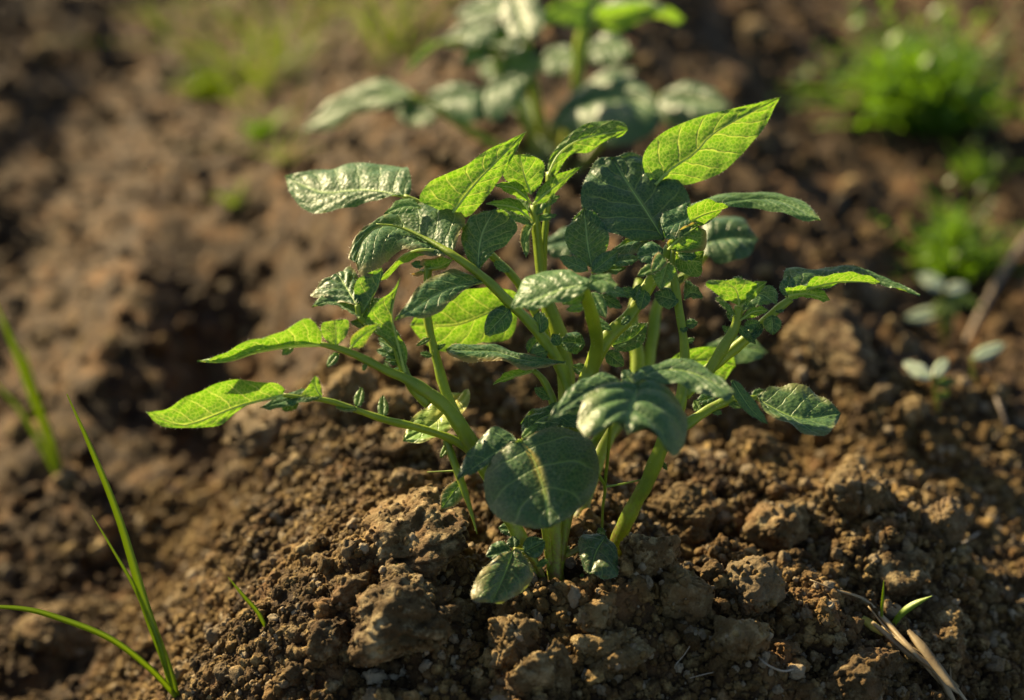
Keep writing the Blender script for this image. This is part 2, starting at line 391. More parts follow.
def height(x, y):
    wx = x + 0.02 * fbm(x, y, 3.0, 2, 40)
    cc = np.cos(2 * np.pi * np.where(wx > 0, wx * 0.9, wx) / 0.66)
    ridge = -0.069 * (1 - cc) * np.where(wx > 0, 1.0 - 0.32 * (1 - cc) / 2, 1.0)
    h = ridge
    h = np.where(wx < -0.33, -0.138 + (h + 0.138) * 0.7, h); h = np.where(wx > 0.33 / 0.9, -0.09384 + (h + 0.09384) * 0.6, h)
    h = h - 0.33 * np.clip(-0.0 - y, 0, 0.16) * gauss(x, 0, 0.05, 0, 0.3, 1)
    h = h + 0.004 + 0.012 * gauss(x, y, 0.0, 0.01, 0.12, 0.10)
    h = h - 0.030 * gauss(x, y, 0.03, 0.17, 0.12, 0.085)
    h = h + 0.020 * gauss(x, y, 0.15, 0.05, 0.07, 0.08)
    h = h + 0.018 * gauss(x, y, 0.17, 0.25, 0.09, 0.09)
    h = h - 0.020 * gauss(x, y, 0.075, 0.055, 0.035, 0.04)
    h = h + 0.016 * gauss(x, y, -0.115, 0.17, 0.05, 0.06)
    h = h - 0.014 * gauss(x, y, -0.02, 0.04, 0.03, 0.02)
    h = h - 0.056 * gauss(x, y, -0.190, 0.36, 0.042, 0.18)
    h = h + 0.040 * gauss(x + 0.1 * (y - 0.45), y, -0.285, 0.46, 0.045, 0.20)
    h = h + 0.020 * gauss(x, y, -0.105, 0.02, 0.05, 0.10)
    h = h - 0.030 * gauss(x, y, 0.10, 0.20, 0.05, 0.05)
    h = h - 0.015 * gauss(x, y, 0.25, 0.40, 0.05, 0.10)
    h = h - 0.036 * gauss(x, y, -0.255, 0.12, 0.06, 0.20)
    near = np.exp(-(np.maximum(0, np.hypot(x, y - 0.3) - 1.8) / 1.5) ** 2)
    far_ = np.clip((y - 0.2) * 5, 0, 1)
    m = (0.035 - 0.002 * far_) * fbm(x, y, 4.2, 4, 5) + (0.016 + 0.004 * far_) * fbm(x * 1.25 + y * .5, y * .75 - x * .3, 15, 3, 15)
    m = m + (0.5 - 0.3 * far_) * domes(x + 0.01 * fbm(x, y, 40, 2, 60), y + 0.01 * fbm(x, y, 40, 2, 70), 0.060, 20, 0.5)
    h = h + m * near * 0.8
    fine = np.clip(1.3 - np.maximum(0, np.hypot(x - 0.02, y - 0.05) - 0.33) * 4, 0.25, 1)
    ux = x + 0.004 * fbm(x, y, 130, 2, 80); uy = y + 0.004 * fbm(x, y, 130, 2, 90)
    rough = np.clip(1.25 - np.maximum(0, np.hypot(x - 0.03, y - 0.05) - 0.22) * 2.2, 0.45, 1) * np.clip(1 + (x + 0.17) * 4, 0.5, 1)
    h = h + rough * (0.85 * domes(ux, uy, 0.024, 101, 0.45) + 0.75 * domes(ux, uy, 0.011, 111, 0.6))
    h = h + fine * (0.7 * domes(ux, uy, 0.0052, 121, 0.75) + 0.0022 * fbm(x, y, 230, 3, 131, 0.6))
    # keep the soil level where the stems come up
    g = gauss(x, y, 0.004, 0.0, 0.022, 0.013); h = h * (1 - g) + 0.003 * g
    far = np.hypot(x, y) > 60
    return h
def axis(f0, f1, st, m0, m1, mst, far):
    a = list(np.arange(f0, f1, st)); b = list(np.arange(f1, m1, mst)); c = list(np.arange(f0 - mst, m0, -mst))[::-1]
    r = []; s = mst; p = m1
    while p < far: r.append(p); s *= 1.16; p += s
    l = []; s = mst; p = min(c) - mst if c else m0 - mst
    while p > -far: l.append(p); s *= 1.16; p -= s
    return np.array(l[::-1] + c + a + b + r)
XS = axis(-0.24, 0.27, 0.0015, -0.80, 0.85, 0.0042, 400.0)
YS = axis(-0.15, 0.24, 0.0015, -0.20, 1.75, 0.0050, 400.0)
GX, GY = np.meshgrid(XS, YS)
HZ = height(GX, GY)
def hat(x, y):
    i = int(np.clip(np.searchsorted(XS, x) - 1, 0, len(XS) - 2)); j = int(np.clip(np.searchsorted(YS, y) - 1, 0, len(YS) - 2))
    fx = (x - XS[i]) / (XS[i + 1] - XS[i]); fy = (y - YS[j]) / (YS[j + 1] - YS[j])
    return float((HZ[j, i] * (1 - fx) + HZ[j, i + 1] * fx) * (1 - fy) + (HZ[j + 1, i] * (1 - fx) + HZ[j + 1, i + 1] * fx) * fy)
def hatv(x, y):
    i = np.clip(np.searchsorted(XS, x) - 1, 0, len(XS) - 2); j = np.clip(np.searchsorted(YS, y) - 1, 0, len(YS) - 2)
    fx = (x - XS[i]) / (XS[i + 1] - XS[i]); fy = (y - YS[j]) / (YS[j + 1] - YS[j])
    return (HZ[j, i] * (1 - fx) + HZ[j, i + 1] * fx) * (1 - fy) + (HZ[j + 1, i] * (1 - fx) + HZ[j + 1, i + 1] * fx) * fy
def ground(px, py):
    """where the line of sight through a pixel meets the soil: (point, depth in mm behind D0)"""
    z = 0.62
    while z < 6:
        p = P(px, py, (z - D0) * 1000)
        if p.z <= hat(p.x, p.y): break
        z += 0.004
    lo, hi = z - 0.004, z
    for _ in range(12):
        m = (lo + hi) / 2; p = P(px, py, (m - D0) * 1000)
        if p.z <= hat(p.x, p.y): hi = m
        else: lo = m
    return P(px, py, (hi - D0) * 1000), (hi - D0) * 1000
def make_ground():
    ny, nx = GX.shape
    co = np.stack([GX, GY, HZ], -1).reshape(-1, 3).astype(np.float32)
    idx = np.arange(ny * nx).reshape(ny, nx)
    q = np.stack([idx[:-1, :-1], idx[:-1, 1:], idx[1:, 1:], idx[1:, :-1]], -1).reshape(-1, 4)
    me = bpy.data.meshes.new('ground')
    me.vertices.add(len(co)); me.vertices.foreach_set('co', co.ravel())
    me.loops.add(q.size); me.loops.foreach_set('vertex_index', q.ravel().astype(np.int32))
    me.polygons.add(len(q)); me.polygons.foreach_set('loop_start', np.arange(0, q.size, 4, dtype=np.int32))
    me.polygons.foreach_set('use_smooth', np.ones(len(q), dtype=bool))
    me.update(calc_edges=True); me.materials.append(M_SOIL)
    o = bpy.data.objects.new('ground', me); COL.objects.link(o); tag(o, kind='structure')
make_ground()

# crumbs: one uncountable mass, scattered with geometry nodes over points
def crumb_stuff(name, label, pts, scl, seed, sub=2, mat=None):
    mat = mat or M_CRUMB
    me = bpy.data.meshes.new(name); me.vertices.add(len(pts)); me.vertices.foreach_set('co', pts.astype(np.float32).ravel())
    a = me.attributes.new('size', 'FLOAT', 'POINT'); a.data.foreach_set('value', scl.astype(np.float32)); me.update()
    o = bpy.data.objects.new(name, me); COL.objects.link(o); tag(o, label, 'soil crumbs', kind='stuff')
    me.materials.append(mat)
    g = bpy.data.node_groups.new(name, 'GeometryNodeTree')
    g.interface.new_socket('Geometry', in_out='INPUT', socket_type='NodeSocketGeometry')
    g.interface.new_socket('Geometry', in_out='OUTPUT', socket_type='NodeSocketGeometry')
    N = g.nodes.new; Lk = g.links.new
    gi = N('NodeGroupInput'); go = N('NodeGroupOutput')
    jn = N('GeometryNodeJoinGeometry')
    for v in range(5):
        ic = N('GeometryNodeMeshIcoSphere'); ic.inputs['Radius'].default_value = 1; ic.inputs['Subdivisions'].default_value = sub + 1
        sp = N('GeometryNodeSetPosition'); Lk(ic.outputs[0], sp.inputs['Geometry'])
        nz = N('ShaderNodeTexNoise'); nz.noise_dimensions = '4D'; nz.inputs['W'].default_value = v * 3.7 + seed
        nz.inputs['Scale'].default_value = 1.1; nz.inputs['Detail'].default_value = 3; nz.inputs['Roughness'].default_value = 0.6
        sb = N('ShaderNodeVectorMath'); sb.operation = 'SUBTRACT'; sb.inputs[1].default_value = (0.5, 0.5, 0.5)
        Lk(nz.outputs['Color'], sb.inputs[0])
        sc = N('ShaderNodeVectorMath'); sc.operation = 'SCALE'; sc.inputs['Scale'].default_value = 1.9
        Lk(sb.outputs[0], sc.inputs[0]); Lk(sc.outputs[0], sp.inputs['Offset'])
        sm = N('GeometryNodeSetShadeSmooth'); Lk(sp.outputs[0], sm.inputs[0])
        mt = N('GeometryNodeSetMaterial'); mt.inputs['Material'].default_value = mat; Lk(sm.outputs[0], mt.inputs[0])
        gt = N('GeometryNodeGeometryToInstance'); Lk(mt.outputs[0], gt.inputs[0]); Lk(gt.outputs[0], jn.inputs[0])
    iop = N('GeometryNodeInstanceOnPoints'); iop.inputs['Pick Instance'].default_value = True
    Lk(gi.outputs[0], iop.inputs['Points']); Lk(jn.outputs[0], iop.inputs['Instance'])
    ri = N('FunctionNodeRandomValue'); ri.data_type = 'INT'
    [s for s in ri.inputs if s.name == 'Min' and s.type == 'INT'][0].default_value = 0
    [s for s in ri.inputs if s.name == 'Max' and s.type == 'INT'][0].default_value = 4
    Lk([s for s in ri.outputs if s.type == 'INT'][0], iop.inputs['Instance Index'])
    rv = N('FunctionNodeRandomValue'); rv.data_type = 'FLOAT_VECTOR'
    [s for s in rv.inputs if s.name == 'Max' and s.type == 'VECTOR'][0].default_value = (6.28, 6.28, 6.28)
    rv.inputs['Seed'].default_value = 5
    Lk([s for s in rv.outputs if s.type == 'VECTOR'][0], iop.inputs['Rotation'])
    na = N('GeometryNodeInputNamedAttribute'); na.data_type = 'FLOAT'; na.inputs['Name'].default_value = 'size'
    rs = N('FunctionNodeRandomValue'); rs.data_type = 'FLOAT_VECTOR'; rs.inputs['Seed'].default_value = 9
    [s for s in rs.inputs if s.name == 'Min' and s.type == 'VECTOR'][0].default_value = (0.75, 0.75, 0.6)
    [s for s in rs.inputs if s.name == 'Max' and s.type == 'VECTOR'][0].default_value = (1.3, 1.15, 1.0)
    ms = N('ShaderNodeVectorMath'); ms.operation = 'SCALE'
    Lk([s for s in rs.outputs if s.type == 'VECTOR'][0], ms.inputs[0]); Lk([s for s in na.outputs if s.enabled][0], ms.inputs['Scale'])
    Lk(ms.outputs[0], iop.inputs['Scale'])
    Lk(iop.outputs[0], go.inputs[0])
    md = o.modifiers.new('scatter', 'NODES'); md.node_group = g
    return o
def scatter(n, x0, x1, y0, y1, s0, s1, pw, emb=0.2, clump=0.0):
    x = rng.uniform(x0, x1, n); y = rng.uniform(y0, y1, n)
    if clump:
        keep = fbm(x, y, 22, 3, 55) > -0.25 + rng.uniform(-.2, .35, n) * clump; x = x[keep]; y = y[keep]
    s = s0 + (s1 - s0) * rng.random(len(x)) ** pw
    keep = np.hypot((x - 0.004) / 0.010, (y + 0.0) / 0.006) > 1; x, y, s = x[keep], y[keep], s[keep]
    return np.stack([x, y, hatv(x, y) + s * emb], 1), s
p1, s1 = scatter(64000, -0.24, 0.28, -0.15, 0.26, 0.0006, 0.0026, 3.0)
p2, s2 = scatter(7000, -0.24, 0.28, -0.15, 0.26, 0.0018, 0.0046, 2.4, 0.15, 1)
crumb_stuff('soil_crumbs', 'fine loose brown soil crumbs covering the ridge around the plant', np.vstack([p1, p2]), np.r_[s1, s2], 1)
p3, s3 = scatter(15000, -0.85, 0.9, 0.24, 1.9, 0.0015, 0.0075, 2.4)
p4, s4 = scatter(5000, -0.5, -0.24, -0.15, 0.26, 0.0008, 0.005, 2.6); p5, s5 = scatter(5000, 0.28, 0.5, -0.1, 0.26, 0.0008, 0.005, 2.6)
crumb_stuff('distant_soil_crumbs', 'coarser brown soil crumbs on the furrows and ridges behind', np.vstack([p3, p4, p5]), np.r_[s3, s4, s5], 2, 1, M_FAR_CRUMB)

# ------------------------------------------------------------------ clods
def n3(p, s):
    """cheap 3-D noise: sum of value noises on the three planes"""
    x, y, z = p[:, 0], p[:, 1], p[:, 2]
    return vnoise(x, y + z * 0.7, s) + vnoise(y + 5, z + x * 0.7, s + 1) + vnoise(z + 9, x + y * 0.7, s + 2)
import bmesh
def w3(p, s):
    ip = np.floor(p).astype(np.int64); best = np.full(len(p), 9.0)
    for dx in (-1, 0, 1):
        for dy in (-1, 0, 1):
            for dz in (-1, 0, 1):
                c = ip + (dx, dy, dz); k = c[:, 0] + 57 * c[:, 2]
                q = np.stack([hsh(k, c[:, 1], s), hsh(k, c[:, 1], s + 1), hsh(k, c[:, 1], s + 2)], 1) + c
                best = np.minimum(best, ((p - q) ** 2).sum(1))
    return np.sqrt(best)
def clod_mesh(seed, sub):
    bm = bmesh.new(); bmesh.ops.create_icosphere(bm, subdivisions=sub, radius=1.0)
    v = np.array([q.co[:] for q in bm.verts]); r = np.random.default_rng(seed)
    d = v / np.linalg.norm(v, axis=1)[:, None]
    rad = np.ones(len(v))
    for _ in range(9):                                   # break planes off the lump
        n = r.normal(size=3); n /= np.linalg.norm(n); h = r.uniform(0.55, 0.85)
        dd = d @ n; rad = np.minimum(rad, np.where(dd > 0.05, h / np.maximum(dd, 0.05), 9))
    rad = rad / rad.mean() * 0.9
    rad = rad * (1 + 0.22 * n3(d * 1.6 + seed, seed) + 0.12 * n3(d * 4 + seed, seed + 3) + 0.06 * n3(d * 9, seed + 6) + 0.035 * n3(d * 20, seed + 9) + (0.02 * n3(d * 42, seed + 12) if sub > 4 else 0))
    if sub > 3:
        dw = d + 0.06 * n3(d * 5, seed + 30)[:, None]
        rad += 0.11 * (0.45 - w3(dw * 3.4, seed)) + 0.065 * (0.45 - w3(dw * 7.5, seed + 5))
        if sub > 4: rad += 0.038 * (0.45 - w3(dw * 17, seed + 9))
    for _ in range(3):                                   # cracks
        n = r.normal(size=3); n /= np.linalg.norm(n); q = d @ n - r.uniform(-.3, .3) + 0.06 * n3(d * 3, seed + 20)
        rad -= 0.10 * np.exp(-(q / 0.035) ** 2)
    v = d * rad[:, None]
    for q, c in zip(bm.verts, v): q.co = c
    for f in bm.faces: f.smooth = True
    me = bpy.data.meshes.new('soil_clod'); bm.to_mesh(me); bm.free(); me.materials.append(M_CLOD)
    return me
def put_clod(me, px, py, wpx, hpx, rz, label, group=None, name='soil_clod', sink=0.15, squash=0.8, cat='soil clod'):
    p, d = ground(px, py + hpx * 0.30)
    s = (D0 + d * 0.001) / F_PX
    o = bpy.data.objects.new(name, me); COL.objects.link(o)
    a = wpx * s / 2; b = hpx * s / 2
    o.scale = (a * 1.12, a * 0.95, b * 1.1); o.rotation_euler = (random.uniform(-.25, .25), random.uniform(-.25, .25), rz)
    o.location = p + Vector((0, a * 0.35, b * (0.55 - sink)))
    PLACED.append(o); return tag(o, label, cat, group)
PLACED = []
BIG = [
 (415, 540, 104, 66, 'large tan grey broken clod left of the stems, its flat top catching the sun'),
 (402, 618, 118, 96, 'big dark crumbly lump of soil below the tan clod, left of the lowest leaves'),
 (684, 522, 66, 52, 'tan rough clod just right of the thick green stem, topmost of three piled there'),
 (652, 556, 50, 52, 'dark angular clod leaning against the foot of the right stem'),
 (684, 594, 52, 50, 'grey brown rounded clod lowest of three piled right of the right stem'),
 (512, 640, 46, 44, 'knobbly pale clod just under the small heart shaped base leaf'),
 (612, 652, 70, 44, 'wide light brown clod in front of the stems, bottom centre'),
 (530, 674, 40, 50, 'pale grey upright clod at the bottom edge left of centre'),
 (556, 668, 38, 50, 'darker brown clod tight beside the pale upright one at the bottom edge'),
 (862, 498, 74, 54, 'crumbly lump crowning the heap right of the plant'),
 (942, 522, 40, 46, 'smooth pale faced clod on the right beside the thin dry stick'),
 (938, 634, 74, 46, 'jagged light brown clod right of the dry straw'),
 (866, 676, 80, 56, 'broad brown clod left of the dry straw at the bottom edge'),
 (786, 530, 60, 44, 'rough dark clod midway between the right stem and the right heap'),
 (736, 640, 56, 36, 'flat topped grey clod low in front, right of centre'),
 (905, 580, 60, 46, 'brown lump behind the two small green shoots by the straw'),
 (330, 640, 40, 34, 'small golden lit clod left of the big dark lump'),
 (352, 590, 38, 34, 'rounded tan clod wedged on the left edge of the big dark lump'),
 (600, 612, 42, 26, 'low crumbly clod right in front of the base leaves'),
 (750, 590, 54, 46, 'dark brown clod beside the grey rounded one right of the stem'),
 (352, 396, 62, 44, 'blurred purplish brown clod behind the left leaf stalks'),
 (270, 440, 70, 42, 'blurred golden brown clod below the long bright left leaf'),
 (830, 350, 90, 50, 'blurred reddish brown clod behind the far right leaf'),
 (62, 632, 86, 44, 'blurred dark clod in the left furrow above the arching grass blade'),
]
for i, (px, py, wp, hp, lab) in enumerate(BIG):
    put_clod(clod_mesh(30 + i, 6 if wp > 60 and py > 450 else 5), px, py, wp * 1.08, hp * 1.12, random.uniform(0, 6), lab, sink=0.13)
meds = [clod_mesh(80 + i, 4) for i in range(7)]
zones = [
 (60, 455, 1010, 575, 700, 8, 26, 'small brown soil clod among crumbs on the near face of the ridge', 'small clods on the near ridge face'),
 (42, 690, 1015, 440, 580, 8, 24, 'small brown soil clod on the ridge right of the plant', 'small clods right of the plant'),
 (48, 190, 440, 500, 700, 7, 20, 'small golden lit soil clod on the left shoulder of the ridge', 'small clods on the left shoulder'),
 (34, 230, 480, 330, 500, 10, 32, 'blurred soil clod behind the left leaf stalks', 'clods behind the left leaves'),
 (34, 700, 1000, 260, 430, 10, 34, 'blurred soil clod on the ridge behind the right leaves', 'clods behind the right leaves'),
 (16, 0, 230, 30, 660, 12, 34, 'blurred soil clod in the left furrow', 'clods in the left furrow'),
 (16, 640, 1020, 0, 240, 12, 30, 'blurred soil clod at the back right', 'clods at the back right'),
]
for (n, x0, x1, y0, y1, a, b, lab, grp) in zones:
    for _ in range(n):
        x = random.uniform(x0, x1); y = random.uniform(y0, y1)
        if 480 < x < 640 and y < 600: continue
        s = a + (b - a) * random.random() ** 1.8
        put_clod(random.choice(meds), x, y, s * 1.15, s, random.uniform(0, 6), lab, grp)

# grit resting on the clods
gp = []; gs = []
for o in PLACED:
    near_ = o.location.y < 0.25
    M_ = Matrix.LocRotScale(o.location, o.rotation_euler, o.scale); A_ = np.array(M_)
    v = np.empty(len(o.data.vertices) * 3, dtype=np.float32); o.data.vertices.foreach_get('co', v); v = v.reshape(-1, 3)
    u = v @ A_[:3, :3].T; r_ = o.scale[0]
    cnt = int(min(900, 5 + (r_ / 0.0012) ** 2 * 0.9)) if near_ else 25
    pick = rng.integers(0, len(v), cnt); pick = pick[u[pick, 2] > -0.2 * r_]
    sz = np.minimum((0.0004 if near_ else 0.001) + 0.0017 * rng.random(len(pick)) ** 3, r_ * 0.3)
    gp.append(u[pick] + A_[:3, 3] - 0.0002); gs.append(sz)
crumb_stuff('clod_grit', 'fine grit clinging to the soil clods', np.vstack(gp), np.concatenate(gs), 3, 1)

# ------------------------------------------------------------------ the potato plant in front
b0 = P(555, 585, 0); b0.z = hat(b0.x, b0.y)
PL = empty('potato_plant', b0, 'sharp bushy young potato plant with bright backlit leaves, growing from the near ridge', 'potato plant')
def stem(pts, hairs=150, D=D0, parent=None): return stalk(parent or PL, pts, 'stem', D, hairs, 12)
S0 = stem([(556, 612, 4, 9), (556, 588, 0, 9), (556, 520, -2, 9), (562, 480, -4, 9), (574, 425, -8, 9), (585, 388, -10, 9), (598, 352, -12, 8), (613, 332, -10, 7.5), (628, 318, -8, 7), (650, 284, -5, 7), (668, 252, -2, 6), (676, 238, 0, 5)])
SK = stem([(590, 378, -10, 7), (597, 345, -18, 7), (593, 320, -30, 6.5), (587, 298, -42, 6), (583, 286, -48, 5)])
S3 = stem([(550, 606, 14, 8), (551, 580, 10, 8), (560, 480, 14, 8), (567, 400, 16, 8.5), (563, 350, 16, 8.5), (554, 318, 15, 7), (543, 290, 14, 5), (540, 262, 13, 5), (537, 235, 12, 5), (534, 205, 10, 4)])
S3b = stem([(548, 330, 20, 4), (545, 300, 18, 4), (543, 265, 16, 4), (546, 225, 14, 3.5), (549, 190, 12, 3.5), (549, 172, 12, 3)])
S1 = stem([(538, 600, -2, 7.5), (533, 570, -5, 7.5), (516, 530, -8, 8), (495, 487, -12, 8), (474, 450, -15, 8), (456, 420, -19, 7.5), (440, 402, -21, 7), (420, 388, -24, 6.5), (404, 378, -27, 5), (387, 371, -29, 4.5), (360, 357, -31, 4), (340, 349, -33, 3.2), (320, 344, -35, 2.6)])
SD = stem([(474, 452, -10, 5), (462, 425, -9, 5), (447, 396, -8, 5), (436, 358, -6, 4.5), (427, 317, -5, 4), (427, 290, -5, 4), (428, 266, -5, 4)])
S2 = stem([(607, 585, 22, 7.5), (612, 562, 18, 7.6), (620, 536, 12, 7.4), (634, 506, 5, 7.4), (648, 481, -2, 7.4), (664, 442, -10, 7), (678, 410, -14, 7), (684, 385, -14, 5.5), (685, 350, -12, 4.6), (680, 314, -9, 4.2), (674, 275, -6, 4), (672, 250, -3, 4)])
SF = stem([(684, 396, -14, 6), (698, 378, -13, 5.5), (713, 366, -12, 5.5), (739, 345, -11, 5), (765, 321, -10, 4.5), (778, 309, -10, 4), (791, 299, -10, 3.5)])
SH = stem([(706, 376, -14, 5.5), (722, 350, -16, 5.5), (735, 327, -18, 5), (739, 306, -20, 4)])
SQ = stem([(673, 434, -18, 6), (692, 421, -14, 5.5), (712, 408, -12, 5), (734, 399, -10, 4.5), (757, 398, -10, 2.5)])
SB = stem([(572, 560, 20, 7), (585, 500, 35, 7.5), (606, 440, 48, 7.5), (632, 396, 60, 7), (638, 360, 66, 6.5), (632, 322, 72, 6), (640, 280, 78, 4)])
SBb = stem([(606, 440, 50, 6), (640, 390, 62, 7), (652, 340, 72, 6), (660, 300, 76, 5), (700, 262, 82, 3.5), (712, 244, 84, 3)])
RA = stalk(PL, [(575, 425, -6, 6), (569, 392, -6, 6), (557, 361, -7, 6), (534, 328, -10, 5.5), (506, 300, -12, 5), (485, 279, -13, 4.5), (457, 258, -15, 4), (440, 247, -11, 2.8), (424, 238, -6, 1.9), (398, 226.7, -1, 1.2), (376, 224, -2, .5)])
RZ = stalk(PL, [(556, 360, 14, 4), (538, 318, 14, 4), (524, 292, 13, 4), (510, 273, 12, 4), (490, 254, 12, 3.6), (466, 230, 12, 3.4), (452, 214, 12, 3), (432, 207, 13, 2.6), (404, 196, 14, 2.2)])
RP = stalk(PL, [(562, 450, -3, 4), (555, 415, -4, 4), (551, 396, -5, 3.8), (543, 380, -6, 3.4), (533, 370, -8, 2.6)])
RC = stalk(PL, [(473, 452, -15, 4.5), (452, 439, -17, 4.2), (420, 428, -20, 4), (387, 420, -23, 3.8), (360, 411, -26, 3.2), (330, 401, -28, 2.8), (300, 397, -31, 2.3), (283, 395, -33, 2)])
RS = stalk(PL, [(428, 405, -22, 5), (412, 386, -24, 5), (402, 365, -25, 4.4), (396, 345, -26, 3.4), (393, 330, -26, 2.4)])
RJ = stalk(PL, [(558, 590, 2, 4), (562, 556, -2, 4), (570, 510, -8, 4), (588, 458, -20, 4), (606, 424, -38, 4), (625, 400, -56, 4), (637, 386, -66, 4)])
RR = stalk(PL, [(553, 590, 0, 4), (548, 550, -4, 4), (540, 505, -18, 4), (526, 460, -32, 4), (519, 441, -38, 3.5)])
RT1 = stalk(PL, [(545, 583, -6, 3), (538, 566, -10, 3), (526, 553, -14, 2.6), (514, 549, -17, 2.2)], hairs=10)
RT2 = stalk(PL, [(560, 556, 0, 3), (572, 553, -3, 3), (590, 541, -3, 2.6), (604, 534, -4, 2.4)], hairs=10)
stalk(PL, [(446, 440, -15, 4), (455, 465, -18, 4), (463, 487, -20, 3.6), (471, 512, -21, 2), (477, 534, -22, 0.4)], hairs=20)
stalk(PL, [(594, 440, -30, 3), (592, 455, -28, 2.4), (598, 474, -22, 2), (605, 487, -16, 1.6), (603, 508, -8, 1.4), (602, 535, 4, 1.2), (602, 552, 8, 1.2)], hairs=6)
stalk(PL, [(611, 420, -40, 2), (609, 445, -30, 1.8), (605, 487, -16, 1.5)], hairs=6)
stalk(PL, [(605, 487, -16, 1.0), (622, 484, -10, 0.9), (640, 480, 0, 0.6)], hairs=0)
stalk(PL, [(617, 555, 16, 2.4), (632, 548, 12, 2.2), (647, 540, 8, 2.2)], hairs=8)
stalk(PL, [(473, 470, -12, 1.2), (450, 471, -8, 0.9), (427, 472, -4, 0.5)], hairs=0)

# compound leaf at the left top
leaf(RZ, [(404, 196), (373, 190), (347, 190.5), (321, 192), (285, 177)], [(410, 190), (409.6, 173), (404, 163.7), (380, 161), (350, 161), (309, 170)],
     [(393, 197), (360, 202), (329, 211), (306, 208.7), (291, 194.6)], 18, kx=-0.22, ky=0.50, bulge=0.10, fold=-0.10, veins=7, pleat=1.5, hairs=110, young=.15)
leaf(RZ, [(450, 216), (475.7, 183), (501, 157), (526.6, 131.6)], [(430, 206), (419, 200), (429, 184), (447, 174), (465, 166), (481, 155), (496, 146)],
     [(468, 217), (480, 206), (488.6, 194.6), (501, 178), (513, 156)], 8, kx=0.05, ky=-0.12, bulge=0.10, fold=0.08, under=True, young=.7, veins=7, hairs=60)
leaf(RZ, [(421, 207), (403, 206), (384, 214)], [(412, 199), (398, 200)], [(412, 212), (398, 214)], 4, ky=.4, young=.6, nt_=14, ns=5, hairs=20)
# leaflets of the long rachis
leaf(RA, [(453, 254), (438, 245.5), (424, 238), (410, 231), (398, 226.7), (380, 226), (364, 238), (355, 262)],
     [(460, 233), (465, 217), (452, 201), (424, 199.5), (398, 205), (373, 221), (355, 238), (348, 258)],
     [(434, 255), (414, 252), (398, 250), (384, 262), (373, 274), (362, 275)], -14, kx=-0.16, ky=0.50, bulge=0.16, fold=-0.05, brown=.5, veins=8, pleat=1.9, hairs=130, droop=-14, young=.1)
leaf(RA, [(440, 250), (424, 248), (404, 254), (386, 272), (372, 284)], [(424, 252), (402, 257), (388, 272), (380, 278)], [(422, 256), (402, 264), (388, 277)], -9, ky=-.6, under=True, young=.7, nt_=16, ns=5, hairs=20)
leaf(RA, [(478, 270), (479, 249), (483, 231), (494, 210)], [(466, 254), (461, 236), (467, 221), (479, 211)], [(494, 252), (508, 240), (517.5, 227), (511, 214), (502, 210)],
     -12, ky=0.30, bulge=0.08, fold=-.12, veins=6, pleat=1.5)
leaf(RA, [(484, 281), (457, 286), (431, 297), (411, 310), (395, 319.5)], [(470, 273), (449, 271), (426, 280), (408, 301)], [(466, 290), (453, 299), (442, 311), (424, 317)],
     -13, kx=0.12, ky=0.45, bulge=0.12, brown=.35, veins=6, pleat=.8)
small(RA, 510, 309, 485, 335, 24, -14, ky=.3); small(RA, 541, 333, 539, 311, 17, -12, ky=.3); small(RA, 548, 350, 530, 354, 17, -10, ky=.2)
small(RA, 528, 352, 541, 336, 14, -8, ky=.2, young=.2); small(RA, 560, 345, 552, 334, 11, -12, ky=.3); small(RA, 505, 306, 486, 322, 9, -10, ky=.4)
small(RA, 494, 262, 510, 272, 9, -4, ky=.3, young=.4)
# behind: big backlit leaf
leaf(S3, [(520, 300), (490, 312), (455, 325), (410, 325)], [(512, 290), (484, 288), (452, 291), (425, 303)], [(512, 336), (490, 342), (456, 352), (426, 345)],
     30, ky=-0.15, bulge=.12, under=True, young=1, veins=6, hairs=0)
leaf(S3, [(552, 302), (560, 288), (573, 275)], [(549, 293), (562, 278)], [(562, 300), (572, 286)], 26, ky=.2, young=.6, nt_=12, ns=4)
# twisted and small leaflets left of centre
leaf(RA, [(566, 362), (530, 361), (496, 352), (470, 351), (446, 350)], [(545, 357), (520, 352), (495, 343), (472, 343.5), (456, 341)], [(552, 366), (528, 368), (497, 360), (468, 360), (452, 357)],
     -16, ky=0.75, bulge=.2, fold=-.1, brown=.8, veins=7, hairs=90)
leaf(RP, [(534, 370), (510, 377), (493, 384)], [(520, 368.5), (505, 373)], [(524, 374), (508, 380.5)], -8, ky=-.5, under=True, young=.7, nt_=16, ns=5, hairs=20)
leaf(RA, [(600, 430), (580, 420), (540, 414), (520, 424)], [(588, 414), (560, 407), (535, 408)], [(580, 432), (550, 432), (530, 430)], 2, ky=.4, veins=5, hairs=10)
small(RP, 552, 398, 534, 388, 12, -6, ky=.3, young=.2)
# leaf with brown rim behind the left stem
leaf(SD, [(462, 393), (448, 408), (432, 424), (403, 441)], [(468, 390), (470, 400), (462, 417), (448, 432), (425, 444)], [(450, 393), (431, 405), (414, 418), (405, 432)],
     4, kx=0.0, ky=.45, bulge=.06, fold=.12, young=1.0, brown=.5, veins=5, hairs=40, ribw=.95, mat=M_DULL)
small(SD, 432, 356, 420, 353, 6, -8); small(SD, 434, 350, 446, 344, 5, -6, young=.5); small(SD, 430, 338, 416, 346, 6, -8, brown=1)
leaf(SD, [(428, 268), (440, 266), (454, 259)], [(420, 262), (438, 257)], [(410, 276), (432, 272), (446, 268)], -6, ky=-.4, under=True, brown=1, young=.8, nt_=16, ns=6)
small(SD, 424, 265, 411, 264, 8, -6, young=.3)
small(SD, 452, 440, 440, 458, 8, -10, young=.7)
